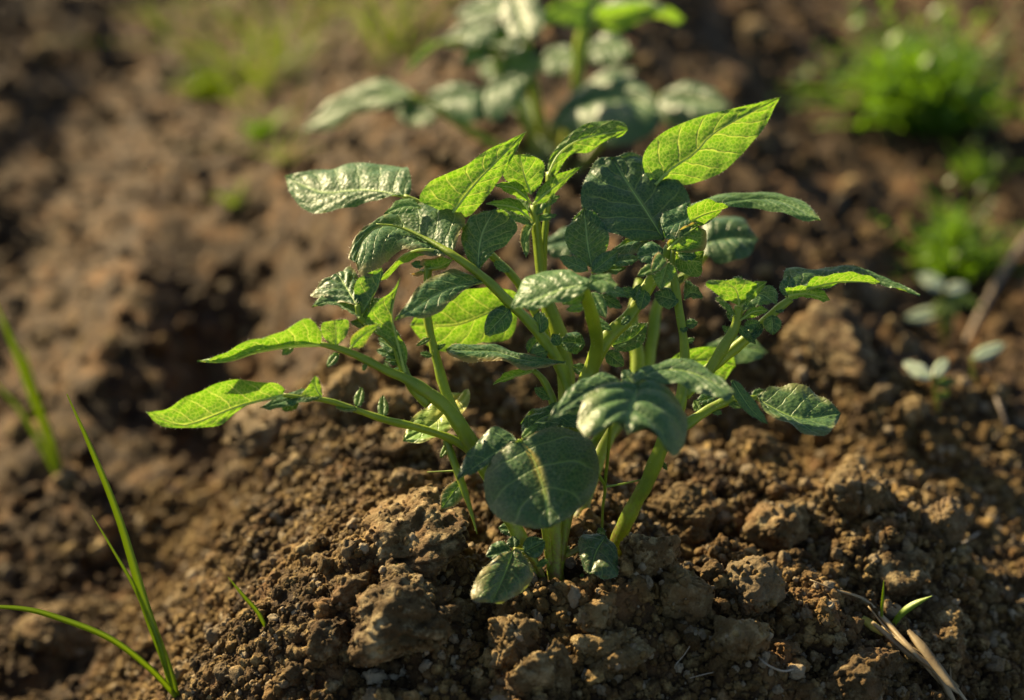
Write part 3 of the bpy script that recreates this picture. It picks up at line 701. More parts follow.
# left tip cluster
RS2 = stalk(PL, [(397, 350, -26, 3), (386, 338, -26, 3), (372, 328, -27, 3), (360, 318, -28, 3), (357, 305, -29, 2.4)], hairs=20)
leaf(RS2, [(357, 306), (347, 288), (337, 273)], [(340, 301), (322, 296), (309, 290), (324, 278)], [(361, 292), (359, 276), (349, 264)], -28, kx=-0.05, ky=.5, fold=-.18, bulge=.1, brown=.4, veins=5, pleat=2.2, nt_=24, young=.1)
leaf(RS2, [(360, 317), (348, 307), (330, 301), (312, 307)], [(357, 306), (338, 297), (320, 297)], [(352, 314), (338, 306), (324, 305)], -30, ky=.5, young=.3, nt_=18, ns=6)
leaf(RS2, [(360, 317), (370, 300), (378, 286), (382, 268)], [(357, 305), (354, 288), (362, 276)], [(368, 306), (374, 292), (383, 276)], -26, ky=.1, bulge=-.2, veins=4, nt_=20, ns=7)
leaf(RS2, [(362, 320), (372, 312), (382, 298)], [(363, 310), (370, 299)], [(374, 318), (384, 306)], -24, ky=.2, nt_=14, ns=5)
leaf(RS2, [(388, 327), (370, 322), (350, 322)], [(372, 317), (358, 319)], [(372, 327), (358, 328)], -24, ky=.4, nt_=14, ns=5)
leaf(RS, [(405, 372), (397, 340), (392, 312), (400.6, 277)], [(392, 345), (367, 326), (370, 312), (380, 300), (392, 291)], [(407, 350), (396, 330), (390, 310), (396, 292)],
     -26, ky=-.1, bulge=.15, under=True, young=.7, veins=6, hairs=60)
leaf(RS, [(350, 348), (362, 336), (381, 324)], [(352, 336), (366, 326)], [(362, 348), (371, 335)], -32, ky=-.2, under=True, young=.6, nt_=16, ns=6, brown=.4)
for a in [(398, 352, 378, 338, 12, -24), (400, 356, 376, 350, 11, -23), (402, 350, 384, 330, 10, -25), (405, 362, 384, 360, 9, -22), (400, 345, 388, 322, 9, -22), (408, 372, 390, 370, 7, -22)]:
    small(RS, *a, ky=.4)
leaf(S1, [(321, 344), (297, 345), (259, 351), (228, 361), (197.5, 361.5)], [(321, 330), (308, 320.5), (286, 329), (264, 337), (228, 350), (207, 360)], [(297, 342), (259, 346), (228, 356), (210, 361)],
     -35, kx=.05, ky=-.55, bulge=.12, under=True, young=.75, veins=8, hairs=160)
leaf(S1, [(336, 347), (336, 333), (335, 320)], [(324, 338), (321.6, 324)], [(347, 334), (348, 320)], -33, ky=-.1, under=True, young=.7, nt_=18, ns=6)
small(S1, 293, 345, 282, 355, 9, -34, young=.8); small(S1, 338, 353, 327, 367, 9, -33, young=.7); small(S1, 366, 363, 363, 371, 5, -31, young=.7); small(S1, 390, 372, 384, 362, 6, -29, young=.4)
# lower long stalk
leaf(RC, [(283, 394.5), (260, 400), (238, 406), (207, 418), (181, 425), (146, 412)], [(285, 390), (274, 383), (248, 380.5), (220, 382.5), (189, 396), (169, 408)],
     [(253, 402.5), (220, 424), (202, 428), (176, 428), (155, 422)], -34, kx=.08, ky=-.22, bulge=.12, under=True, young=.9, veins=7, hairs=60)
leaf(RC, [(320, 397), (300, 396), (284, 401), (260, 408)], [(312, 388), (296, 391), (276, 398)], [(312, 401), (295, 404), (276, 409)], -31, ky=.5, young=.1, nt_=20, ns=6)
leaf(RC, [(322, 397), (316, 388), (315, 375)], [(302, 396), (308, 386)], [(322, 390), (319, 380)], -32, ky=-.1, under=True, young=.7, brown=.3, nt_=14, ns=5)
small(RC, 298, 399, 282, 410, 14, -31, under=True, young=.9)
small(RC, 357, 409, 335, 407, 8, -28, brown=.5, young=.5); small(RC, 357, 407, 362, 387, 10, -27, young=.7); small(RC, 383, 418, 383, 395, 11, -24, young=.4)
# central top shoot
leaf(S3b, [(548, 176), (556, 158), (570, 145), (590, 137), (628, 130)], [(550, 158), (567, 136), (590, 121.5), (612, 119.5), (625, 122)], [(557, 173), (570, 155), (590, 151), (603, 142), (621, 136)],
     11, kx=.1, ky=.1, bulge=-.1, fold=.25, under=True, young=.9, veins=6, hairs=50)
leaf(S3, [(531, 194), (524, 175), (520, 155)], [(514, 186), (503, 175), (510, 157)], [(541, 184), (544, 164), (530, 155)], 8, ky=-.1, bulge=.1, fold=.1, under=True, young=1, veins=5, nt_=22, ns=7)
leaf(S3, [(533, 204), (556, 185), (582.5, 166)], [(540, 188), (556, 175)], [(546, 202), (564, 184)], 8, ky=-.2, under=True, young=1, veins=4, nt_=18, ns=6)
leaf(S3, [(531, 202), (515, 188), (495, 185)], [(522, 185), (508, 181.5)], [(524, 200), (508, 193)], 8, ky=-.5, under=True, young=1, nt_=16, ns=5)
leaf(S3, [(532, 220), (515, 207), (486, 203.5)], [(520, 201), (503, 199)], [(522, 215), (503, 209)], 6, ky=-.4, under=True, young=.9, nt_=16, ns=5)
leaf(S3, [(532, 225), (518, 212), (494, 210)], [(520, 208), (506, 207)], [(522, 224), (506, 216)], 5, ky=.2, young=.3, nt_=16, ns=5)
small(S3, 536, 219, 557, 215, 7, 10, young=.9); small(S3, 537, 215, 545, 190, 12, 8, young=.8); small(S3, 530, 212, 516, 196, 10, 9, young=.9); small(S3, 538, 206, 560, 196, 9, 11, young=1)
leaf(S3, [(534, 222), (524, 240), (526, 258)], [(524, 225), (520, 240)], [(531, 235), (530, 250)], 8, brown=1, young=.8, nt_=12, ns=4)
# big dark leaf and bright upright leaf
leaf(S0, [(664, 240), (645, 209), (629, 185), (612, 158)], [(634, 238), (609, 231), (588, 216), (581, 195), (587, 174), (598, 158)], [(671, 222), (690, 204), (689, 192), (676, 176), (658, 162), (636, 152.5)],
     -2, kx=.05, ky=.30, bulge=.10, fold=-.08, veins=6, pleat=1.5, hairs=160, nt_=40, ns=16, mat=M_DULL)
leaf(S0, [(655, 185), (672, 168), (694, 154), (717, 131), (781, 97)], [(645, 172), (644, 153), (665, 132), (699, 117), (740, 107)], [(662, 186), (692, 184), (722, 172), (742, 155), (765, 126)],
     14, kx=.10, ky=-.05, bulge=.10, fold=.05, under=True, young=.95, veins=7, hairs=90, nt_=36)
# right top cluster
leaf(S0, [(687, 222), (704, 211), (724, 203), (775, 200), (820.5, 220)], [(686, 208), (711, 194.5), (745, 192.5), (776, 191), (799, 199), (814, 210)], [(692, 224), (706, 222), (724, 209), (745, 205), (776, 211), (804, 218)],
     2, kx=.06, ky=.85, bulge=.2, fold=-.1, young=.35, veins=8, pleat=1.3, hairs=160)
leaf(S0, [(690, 221), (704, 214), (728, 207)], [(688, 208), (706, 200), (722, 203)], [(694, 226), (708, 222), (722, 211)], -6, ky=-.5, under=True, young=.9, nt_=18, ns=6)
leaf(S0, [(692, 216), (678, 222), (662, 228)], [(690, 204), (674, 208), (661, 217)], [(690, 232), (680, 238), (666, 238)], -4, ky=.35, pleat=1.6, nt_=20, ns=8)
leaf(S0, [(668, 250), (680, 238), (698, 226)], [(668, 241), (682, 228), (694, 222)], [(682, 252), (704, 250), (706, 232)], -12, ky=.1, bulge=.35, under=True, young=.6, brown=.8, nt_=22, ns=8, pleat=2)
leaf(S0, [(676, 252), (690, 260), (702, 262)], [(684, 240), (703, 248)], [(676, 268), (690, 276), (701, 275)], -6, ky=.1, under=True, young=.15, nt_=18, ns=7)
small(S0, 678, 254, 697, 256, 12, -10, ky=.4); small(S0, 663, 250, 636, 257, 22, -12, ky=.35, pleat=2); small(S0, 662, 262, 637, 276, 12, -16, young=.6, brown=.4)
leaf(S0, [(668, 262), (664, 275), (660, 290)], [(652, 270), (655, 282)], [(676, 270), (670, 282)], -18, ky=0, young=.8, nt_=14, ns=6)
leaf(S0, [(663, 256), (655, 268), (651, 274)], [(657, 252), (652, 262)], [(668, 262), (660, 270)], -20, young=.8, brown=.9, nt_=12, ns=5)
leaf(S0, [(655, 246), (634, 240), (612, 250)], [(640, 236), (622, 242)], [(645, 252), (625, 256)], 0, ky=.5, brown=.3, nt_=18, ns=6)
small(S0, 645, 290, 640, 310, 15, -12, ky=.2); small(S0, 636, 294, 619, 290, 11, -10, ky=.3); small(S0, 634, 300, 640, 284, 10, -12, ky=.3, young=.3); small(S0, 630, 316, 621, 325, 7, -12)
small(S0, 606, 352, 624, 366, 16, 0, ky=.1); small(S0, 585, 344, 560, 341, 22, 0, ky=.3); small(S0, 588, 372, 572, 366, 12, -4, ky=.2)
leaf(S0, [(612, 345), (632, 338), (648, 322)], [(620, 352), (642, 345)], [(616, 336), (632, 326)], 8, ky=.2, nt_=16, ns=5)
# upright pleated leaf
leaf(SK, [(592, 268), (588, 246), (586, 228), (584, 208)], [(577, 258), (567, 244), (565, 232), (574, 217)], [(601, 258), (609, 241), (606, 225), (596, 214)],
     -10, ky=.22, bulge=.06, fold=-.10, veins=9, pleat=2.4, hairs=80, young=.15)
small(SK, 588, 270, 559, 257, 14, -14, ky=.4, young=.2); small(SK, 592, 272, 619, 250, 17, -12, ky=.3, young=.15); small(SK, 612, 262, 640, 258, 12, -8, ky=.5)
small(SK, 596, 270, 626, 268, 12, -6, ky=.4); small(SK, 600, 285, 628, 296, 12, -14, ky=.5, young=.3); small(SK, 600, 295, 622, 308, 12, -12, ky=.4); small(SK, 592, 292, 606, 318, 14, -24, young=.4)
small(SK, 586, 306, 566, 310, 9, -20, young=.8); small(SK, 590, 318, 612, 330, 10, -14, ky=.3, young=.3); small(SK, 576, 296, 562, 304, 9, -30, young=.7)
# near blurred leaf
leaf(SK, [(587, 284), (565, 288), (540, 298), (511, 309)], [(589, 278), (575, 272), (555, 266.5), (534, 271), (517, 286)], [(584, 292), (560, 301), (535, 308)],
     -56, kx=-.2, ky=.45, bulge=.14, fold=-.1, young=.3, veins=7, hairs=40)
leaf(SK, [(585, 288), (600, 279), (618, 285)], [(592, 276), (607, 274)], [(598, 292), (610, 292)], -54, ky=.45, young=.5, nt_=16, ns=6)
small(SK, 584, 292, 566, 304, 14, -50, young=.6, ky=-.3, under=True)
# right arm
leaf(SF, [(791, 299), (800, 286), (829, 280), (866, 277), (920, 296)], [(783, 284), (787, 270), (806, 269), (829, 267), (846, 266), (868, 272), (895, 281)], [(806, 293), (830, 286), (853, 279), (874, 281), (900, 291)],
     -10, kx=.04, ky=.80, bulge=.18, young=.2, veins=8, pleat=1.6, hairs=140)
leaf(SF, [(806, 288), (840, 281), (880, 282)], [(812, 279), (840, 273), (864, 274)], [(820, 289), (852, 281), (870, 284)], -16, ky=-.6, under=True, young=.7, nt_=20, ns=6)
leaf(SF, [(788, 295), (806, 293), (830, 300)], [(786, 288), (804, 286), (822, 290)], [(792, 299), (808, 297), (820, 301)], -14, ky=-.5, under=True, young=.7, nt_=16, ns=5)
small(SF, 786, 296, 790, 276, 17, -10, ky=.4, pleat=2)
small(SF, 772, 315, 773, 335, 18, -14, ky=.1, pleat=1.6, young=.1); small(SF, 762, 324, 752, 340, 9, -12); small(SF, 776, 312, 786, 304, 8, -12)
leaf(SH, [(739, 306), (736, 290), (722, 280)], [(722, 298), (705, 283)], [(752, 296), (757, 284), (740, 279)], -22, ky=-.2, bulge=-.1, under=True, young=.7, nt_=20, ns=7)
leaf(SH, [(740, 306), (752, 292), (767, 281.5)], [(742, 292), (754, 282)], [(752, 300), (762, 290)], -21, ky=-.2, under=True, young=.7, nt_=16, ns=5)
leaf(SH, [(742, 312), (758, 294), (777, 304)], [(746, 296), (764, 286), (777, 290)], [(752, 308), (766, 304)], -18, ky=.35, young=.15, nt_=20, ns=7)
leaf(SH, [(740, 320), (754, 311), (769, 310.5)], [(748, 310), (760, 306)], [(752, 318), (762, 314)], -20, ky=-.3, under=True, young=.7, nt_=14, ns=5)
leaf(SH, [(735, 315), (728, 303), (715, 298)], [(724, 299), (718, 297)], [(728, 312), (720, 304)], -22, ky=.3, nt_=14, ns=5)
for a in [(738, 326, 750, 338, 9, -16), (738, 322, 726, 312, 8, -18), (744, 326, 760, 322, 10, -16), (748, 332, 762, 332, 8, -14), (742, 330, 756, 344, 8, -14), (733, 334, 722, 326, 7, -16), (730, 292, 742, 276, 14, -18)]:
    small(SH, *a, ky=.3)
small(S2, 679, 301, 654, 294, 21, -10, ky=.35); leaf(S2, [(684, 299), (692, 292), (704, 297)], [(684, 288), (687, 280), (696, 286)], [(690, 298), (698, 299)], -8, ky=.3, nt_=14, ns=5)
small(S2, 685, 324, 698, 323, 10, -9, ky=.3); small(S2, 685, 342, 695, 339, 6, -10, young=.2); small(S2, 680, 329, 688, 330, 6, -12); small(S2, 677, 283, 684, 276, 6, -6)
# near drooping cluster in front of the right stem
leaf(RJ, [(637, 384), (655, 371), (690, 372), (735, 393.5)], [(633, 376), (651, 364), (677, 358), (703, 364.5), (723, 380)], [(646, 380), (677, 384), (705, 393), (724, 400)], -64, ky=.6, bulge=.15, fold=-.05, young=.1, veins=7, mat=M_DULL, hairs=20)
leaf(RJ, [(638, 386), (634, 400), (628, 418), (628, 434)], [(658, 376), (678, 386), (689, 408), (688, 432), (676, 447), (661, 431), (646, 426)], [(618, 377), (600, 380), (586, 393), (580.5, 413), (589, 431), (606, 426), (617, 417)],
     -66, ky=.50, kx=.12, bulge=.22, fold=-.22, young=.12, brown=.12, veins=5, pleat=2.8, nt_=36, ns=16, mat=M_DULL, hairs=30)
leaf(RJ, [(622, 382), (596, 388), (575, 400), (548, 420)], [(612, 376), (595, 373.5), (571, 387), (556, 405)], [(606, 394), (581, 406), (560, 418)], -54, ky=.5, bulge=.15, mat=M_DULL, veins=6, hairs=20)
small(RJ, 634, 384, 622, 370, 14, -54, ky=.3)
# right low leaf
leaf(SQ, [(757, 397.5), (772, 407), (800, 418), (841, 413)], [(764, 392), (775, 389), (796, 388.5), (814, 395), (832, 406)], [(765, 412), (785, 425), (806, 436), (826, 438), (836, 425)],
     -10, kx=.05, ky=.5, bulge=.06, fold=.14, young=.1, brown=.2, veins=6, pleat=.7, hairs=60, mat=M_DULL)
leaf(SQ, [(732, 380), (742, 396), (752, 410), (768, 424)], [(738, 382), (750, 395), (762, 412)], [(732, 392), (744, 410), (758, 420)], -16, ky=.2, young=.3, nt_=20, ns=6, mat=M_DULL)
small(SQ, 728, 402, 742, 408, 7, -12, young=.7); small(SQ, 710, 408, 722, 414, 8, -12, young=.7); small(SQ, 700, 412, 694, 400, 9, -10, young=.7); small(SQ, 752, 396, 764, 390, 9, -8)
small(SQ, 716, 396, 696, 402, 13, -4); small(S2, 662, 462, 667, 470, 5, -2)
# behind on the right
leaf(SB, [(665, 372), (690, 362), (712, 360), (736, 366)], [(672, 358), (694, 348), (718, 348), (733, 356)], [(676, 380), (700, 384), (722, 382)], 36, ky=-.1, under=True, young=1, hairs=0)
leaf(SBb, [(700, 352), (730, 346), (768, 352)], [(716, 340), (748, 338)], [(716, 358), (748, 363)], 84, ky=.5, young=.2, mat=M_DULL, hairs=0, nt_=20, ns=7)
leaf(SBb, [(704, 244), (730, 238), (758, 240)], [(704, 222), (722, 216), (746, 222)], [(706, 256), (726, 263), (748, 256)], 84, ky=.55, bulge=.25, mat=M_DULL, hairs=0, nt_=20, ns=8, pleat=2)
leaf(SB, [(596, 250), (575, 240), (545, 246)], [(590, 232), (568, 228), (550, 236)], [(590, 256), (568, 258), (550, 256)], 88, ky=.55, bulge=.2, mat=M_DULL, hairs=0, nt_=20, ns=8)
# round leaf in front of the stems and its neighbours
leaf(RR, [(520, 441), (531, 455), (537, 468), (545, 495), (549, 528)], [(540, 430), (563, 425), (586, 432), (597, 450), (599, 473), (589, 498), (569, 517)], [(506, 444), (489, 461), (484, 484), (491, 507), (511, 523)],
     -38, kx=0.02, ky=.30, bulge=.10, fold=-.08, veins=4.5, pleat=.6, nt_=36, ns=16, hairs=60, mat=M_DULL, brown=.15, ribw=.13, dust=.25)
leaf(RR, [(517, 441), (500, 450), (480, 463), (457, 480.5)], [(508, 430), (489, 430), (469, 452), (460, 468)], [(508, 450), (487, 466), (470, 474)], -34, ky=.4, bulge=.12, veins=5, mat=M_DULL)
leaf(RR, [(524, 436), (538, 420), (560, 412), (588, 414)], [(522, 424), (536, 411), (560, 404)], [(536, 432), (560, 427), (580, 426)], -22, ky=.5, bulge=.1, veins=5, mat=M_DULL)
small(RR, 522, 438, 538, 424, 9, -34, young=.7)
leaf(RR, [(464, 481), (455, 490), (441, 509)], [(452, 482), (441, 494)], [(466, 492), (455, 506)], -16, ky=.2, brown=.8, young=.3, nt_=16, ns=6, pleat=1.6)
# leaves at the soil
leaf(RT1, [(514, 550), (507, 568), (500, 585), (492, 603)], [(498, 556), (480, 572), (473, 590), (474, 600)], [(524, 553), (534, 570), (528, 586), (508, 600)], -22, kx=.22, ky=.35, bulge=.28, fold=-.10, veins=4, pleat=.8, nt_=26, ns=10, mat=M_DULL, brown=.3, dust=.6)
small(RT1, 511, 549, 486, 556, 22, -18, ky=.3, mat=M_DULL); small(RT1, 524, 552, 545, 541, 22, -16, ky=.2, mat=M_DULL); small(RT1, 514, 548, 512, 536, 13, -14, mat=M_DULL)
leaf(RT2, [(606, 536), (596, 552), (590, 574)], [(592, 532), (579, 538), (580, 556), (584, 568)], [(616, 546), (618, 574), (604, 577)], -6, ky=.35, bulge=.25, fold=-.1, dust=.5, veins=4, nt_=24, ns=9, mat=M_DULL)
small(RT2, 604, 536, 598, 528, 8, -2, young=.5); small(RT2, 570, 552, 560, 544, 7, 0, young=.7); small(RT1, 548, 560, 536, 566, 7, -10, young=.6)
small(PL, 520, 530, 498, 528, 14, 4, mat=M_DULL); small(PL, 524, 545, 540, 556, 10, -6, young=.5); small(PL, 580, 575, 600, 580, 8, -4, young=.7)

# ------------------------------------------------------------------ the potato plant behind
D2 = 1.272
q, dq = ground(556, 176); D2 = D0 + dq * 0.001
P2 = empty('potato_plant', q, 'blurred potato plant with pale blue green leaves standing behind the sharp one at the top', 'potato plant')
def st2(pts): return stalk(P2, pts, 'stem', D2, 0, 8)
def lf2(par, *a, **k): k.update(D=D2, hairs=0, nt_=22, ns=8); k.setdefault('kx', 0 if k.get('under') else -.35); k['ky'] = min(k.get('ky', .3), .5); return leaf(par, *a, **k)
A1 = st2([(560, 190, 5, 6), (565, 150, 0, 6), (576, 100, -8, 6), (579, 70, -12, 6), (583, 40, -16, 7), (588, 18, -20, 6)])
A2 = st2([(556, 192, 5, 6), (545, 140, 0, 6), (534, 90, -5, 5), (528, 50, -8, 5), (522, 10, -12, 4), (515, -30, -16, 4)])
A3 = st2([(552, 190, 0, 5), (520, 160, -10, 5), (485, 140, -22, 5), (450, 118, -30, 4), (430, 104, -34, 3), (410, 96, -36, 3)])
A4 = st2([(550, 185, 0, 5), (525, 120, -8, 5), (500, 70, -12, 5), (492, 45, -14, 4)])
A5 = st2([(562, 188, 0, 5), (556, 150, -18, 4), (552, 125, -28, 4)])
A6 = st2([(562, 188, 0, 5), (610, 130, 0, 4), (640, 108, -2, 3), (662, 96, -4, 3)])
lf2(A3, [(412, 97), (388, 95), (357, 100), (325, 115), (300, 132)], [(407, 88), (388, 80), (363, 84), (327, 104)], [(392, 107), (356, 113), (339, 127), (317, 130)], -36, ky=.8, bulge=.2, young=.2, pleat=2)
lf2(A3, [(484, 92), (455, 96), (427, 102)], [(465, 84), (446, 85), (432, 92)], [(483, 120), (461, 122), (441, 112)], -32, ky=.6, bulge=.2, pleat=2.5)
lf2(A3, [(482, 92), (505, 84), (529, 74)], [(485, 86), (505, 76)], [(490, 120), (508, 112), (522, 98)], -30, ky=.6, bulge=.15, pleat=2.5)
lf2(A3, [(415, 96), (412, 112), (406, 122)], [(405, 100), (402, 112)], [(420, 104), (415, 116)], -30, mat=M_DULL)
lf2(A4, [(498, 20), (470, 30), (437, 42)], [(480, 18), (458, 26)], [(492, 40), (470, 48), (446, 47)], -16, ky=.7, pleat=2)
lf2(A2, [(520, 8), (490, 8), (454, 18)], [(505, -4), (480, -2), (462, 8)], [(500, 18), (475, 22)], -14, ky=.8, pleat=2)
lf2(A2, [(512, -8), (520, 14), (528, 40)], [(500, 4), (504, 26), (514, 38)], [(535, -4), (544, 16), (540, 34)], -20, ky=.5, mat=M_DULL, pleat=2)
lf2(A4, [(492, 34), (476, 48), (470, 66)], [(478, 36), (466, 50), (462, 62)], [(490, 46), (484, 60)], -18, ky=.2)
lf2(A4, [(440, 42), (420, 56), (404, 74)], [(432, 40), (416, 52)], [(436, 48), (420, 64)], -16, young=1, under=True)
stalk(P2, [(496, 50, -14, 3), (465, 42, -15, 3), (438, 44, -16, 2.5)], 'leaf_stalk', D2, 0, 8)
lf2(A4, [(500, 72), (488, 66), (478, 70)], [(492, 60), (482, 60)], [(494, 80), (484, 78)], -10, ky=.4)
lf2(A2, [(533, 60), (518, 52), (500, 60)], [(522, 44), (508, 48)], [(524, 66), (510, 68)], -6, ky=.4, mat=M_DULL)
lf2(A1, [(590, 22), (566, 10), (539, 21)], [(592, 4), (566, -2), (548, 8)], [(586, 32), (562, 24), (546, 26)], -22, ky=.1, under=True, young=.7)
lf2(A1, [(590, 28), (596, 10), (592, -8)], [(580, 14), (584, -4)], [(602, 12), (600, -4)], -24, young=.8, under=True)
lf2(A1, [(593, 26), (630, 16), (684, 19)], [(600, 8), (630, 4), (666, 6)], [(620, 30), (654, 17), (676, 24)], -20, ky=-.6, under=True, young=.6)
lf2(A1, [(596, 20), (630, 8), (672, 10)], [(604, 2), (640, -2)], [(620, 18), (650, 12)], -18, ky=.8, young=.2, pleat=2)
lf2(A5, [(550, 122), (593, 103), (630, 98), (662, 114)], [(569, 97), (593, 80), (618, 75), (647, 87)], [(569, 132), (618, 145), (652, 135)], -30, ky=.60, bulge=.28, mat=M_DULL, pleat=2.4, veins=5)
lf2(A6, [(659, 96), (695, 100), (731, 108)], [(672, 87), (691, 83), (716, 91)], [(660, 116), (680, 130), (710, 124)], -4, ky=.60, bulge=.28, mat=M_DULL, pleat=2.2)
lf2(A3, [(440, 110), (415, 118), (395, 112)], [(425, 106), (408, 104)], [(430, 124), (408, 124)], -20, ky=.5, pleat=2)
lf2(A2, [(524, 30), (505, 40), (480, 36)], [(510, 24), (494, 26)], [(516, 50), (496, 50)], -14, ky=.6, pleat=2)
lf2(A4, [(500, 60), (520, 70), (545, 62)], [(512, 50), (530, 50)], [(508, 80), (532, 80)], -8, ky=.6, pleat=2)
lf2(A1, [(580, 60), (556, 56), (538, 64)], [(568, 46), (550, 48)], [(568, 72), (550, 74)], -8, ky=.6, pleat=2)
lf2(A1, [(584, 56), (610, 46), (634, 52)], [(598, 36), (618, 36)], [(600, 64), (620, 62)], -4, ky=.6, pleat=2)
lf2(A5, [(556, 150), (530, 150), (512, 160)], [(540, 138), (520, 144)], [(540, 162), (520, 166)], -10, ky=.3, mat=M_DULL)
lf2(A1, [(572, 110), (600, 80), (640, 70)], [(580, 90), (610, 68)], [(590, 100), (620, 84)], 14, ky=.4, mat=M_DULL)
lf2(A2, [(540, 120), (520, 100), (505, 98)], [(530, 100), (512, 92)], [(530, 125), (512, 110)], 10, ky=.3, mat=M_DULL)

# ------------------------------------------------------------------ grass and weeds
def blade(parent, pts, D, mat, name='blade', fold=0.35, hmat=None):
    """pts (px, py, d, half width px): a folded, tapering ribbon"""
    S = spline([tuple(P(x, y, d, D)) + (w_ * (D + d * .001) / F_PX,) for x, y, d, w_ in pts], max(10, len(pts) * 6))
    tan = np.gradient(S[:, :3], axis=0); mb = MB(); vs = []
    for i in range(len(S)):
        t = Vector(tan[i]).normalized(); c = Vector(S[i, :3]); view = (CAM - c).normalized()
        sd = (t.cross(view) + view * 0.35).normalized(); nn = sd.cross(t).normalized()
        w_ = max(S[i, 3], 3e-5)
        vs += [tuple(c - sd * w_ + nn * w_ * fold), tuple(c), tuple(c + sd * w_ + nn * w_ * fold), tuple(c - nn * w_ * 0.15)]
    fs = []
    for i in range(len(S) - 1):
        a = i * 4
        fs += [(a, a + 1, a + 5, a + 4), (a + 1, a + 2, a + 6, a + 5), (a + 2, a + 3, a + 7, a + 6), (a + 3, a, a + 4, a + 7)]
    mb.add(vs, fs); return mb.build(name, [mat], parent)
def blades(name, label, cat, root, specs, mat, group=None):
    g, d = ground(*root); e = empty(name, g, label, cat, group); D = D0 + d * .001
    for s in specs: blade(e, s, D, mat)
    return e
blades('grass_plant', 'sharp grass plant with one tall straight blade and one arching left, bottom left corner', 'grass plant', (178, 690),
       [[(179, 704, 0, 3), (170, 672, -6, 4.4), (148, 612, -16, 5), (120, 520, -30, 4), (92, 450, -42, 2.8), (67, 394, -52, .5)],
        [(172, 690, -2, 3), (158, 640, -12, 2.6), (135, 588, -18, 2), (112, 548, -24, 1.4), (92, 515, -30, .4)],
        [(178, 698, -1, 3), (150, 668, -14, 3.4), (110, 638, -26, 3.4), (60, 618, -34, 3.2), (20, 608, -38, 2.6), (-40, 606, -42, .8)]], M_GRASS)
blades('grass_plant', 'blurred upright grass tuft in the left furrow at the left edge', 'grass plant', (62, 480),
       [[(64, 484, 0, 3), (52, 445, -10, 5), (34, 395, -25, 5.5), (14, 345, -40, 4), (-6, 300, -50, 1)],
        [(64, 484, 2, 3), (50, 440, -4, 4), (38, 400, -10, 3.5), (24, 350, -20, 1)],
        [(62, 484, 2, 3), (44, 450, -4, 3.4), (20, 410, -10, 3), (-8, 380, -16, 1)]], M_GRASS)
blades('grass_seedling', 'short curved green seedling blade on the golden left shoulder of the ridge', 'seedling', (266, 628),
       [[(268, 632, 0, 1.6), (258, 612, -4, 2.4), (244, 596, -8, 2), (228, 577, -12, .4)]], M_GRASS)
blades('grass_seedling', 'two short green blades rising beside the dry straw', 'seedling', (892, 625),
       [[(886, 650, 0, 1), (882, 618, -3, 1.5), (883, 598, -5, 1.6), (884, 580, -8, .3)],
        [(888, 634, 0, 1.5), (900, 616, -4, 3.4), (914, 605, -7, 3.6), (932, 596, -10, .4)]], M_GRASS)
blades('grass_seedling', 'tiny green leaf tip poking out from under the tan grey clod', 'seedling', (397, 575),
       [[(398, 584, 0, 2.5), (394, 574, -3, 3), (397, 564, -6, .6)]], M_GRASS)

def tuft(name, label, cat, px, py, w_px, h_px, n, mat, wid, group=None, lean=0.0, kind=None):
    g, d = ground(px, py); s = (D0 + d * .001) / F_PX
    mb = MB()
    for _ in range(n):
        a = random.uniform(0, 6.28); rr = random.random() ** .6
        bx = math.cos(a) * rr * w_px * .22 * s; by = math.sin(a) * rr * w_px * .3 * s
        th = random.gauss(0, 0.55) + lean; L = h_px * s * random.uniform(.3, 1.0) * random.choice((.8, 1, 1, 1.5)); ph = random.uniform(0, 6.28)
        dr = Vector((math.sin(th), math.sin(ph) * .5, math.cos(th))).normalized()
        p0 = Vector((g.x + bx, g.y + by, hat(g.x + bx, g.y + by) - .002)); b = random.uniform(.1, .5) * L
        p1 = p0 + dr * L * .5; p2 = p0 + dr * L + Vector((math.sin(th) * b, 0, -b * .5))
        sd = dr.cross(Vector((math.cos(ph), math.sin(ph), .3))).normalized() * wid * s * random.uniform(.6, 1.2)
        mb.add([p0 - sd * .6, p0 + sd * .6, p1 + sd, p1 - sd, p2 + sd * .2, p2 - sd * .2], [(0, 1, 2, 3), (3, 2, 4, 5)])
        if wid > 1.5 and random.random() < .8:               # side leaflets
            for q_ in (.4, .6, .8, .95):
                c = p0 + (p2 - p0) * q_; ld_ = Vector((random.gauss(0, 1), random.gauss(0, 1), random.gauss(.4, .6))).normalized() * h_px * s * .14
                s2 = ld_.cross(Vector((.3, .2, 1))).normalized() * ld_.length * .3
                mb.add([c, c + ld_ * .5 + s2, c + ld_, c + ld_ * .5 - s2], [(0, 1, 2, 3)])
    e = empty(name, g, label, cat, group)
    mb.build('foliage', [mat], e, smooth=False); return e
tuft('weed_tuft', 'large bright green feathery weed tuft in the right furrow, top right', 'weed', 928, 118, 170, 105, 520, M_WEED_B, 1.7, lean=-.15)
tuft('weed_tuft', 'smaller yellow green weed tuft in the right furrow below the large feathery one', 'weed', 952, 268, 120, 70, 170, M_WEED_B, 1.6)
tuft('weed_tuft', 'low straggling weed at the right edge between the two green tufts', 'weed', 972, 180, 90, 50, 60, M_WEED_B, 1.4)
tuft('grass_tuft', 'blurred olive grass tuft at the top edge left of the blurred potato plant', 'grass', 275, 80, 230, 180, 110, M_WEED, 0.8)
tuft('grass_tuft', 'faint grass tuft between the olive tuft and the blurred potato plant at the top', 'grass', 395, 56, 160, 150, 70, M_WEED, 0.8)
tuft('grass_tuft', 'thin grass at the top edge, leftmost of the blurred grasses', 'grass', 190, 30, 160, 90, 30, M_WEED, 0.8)
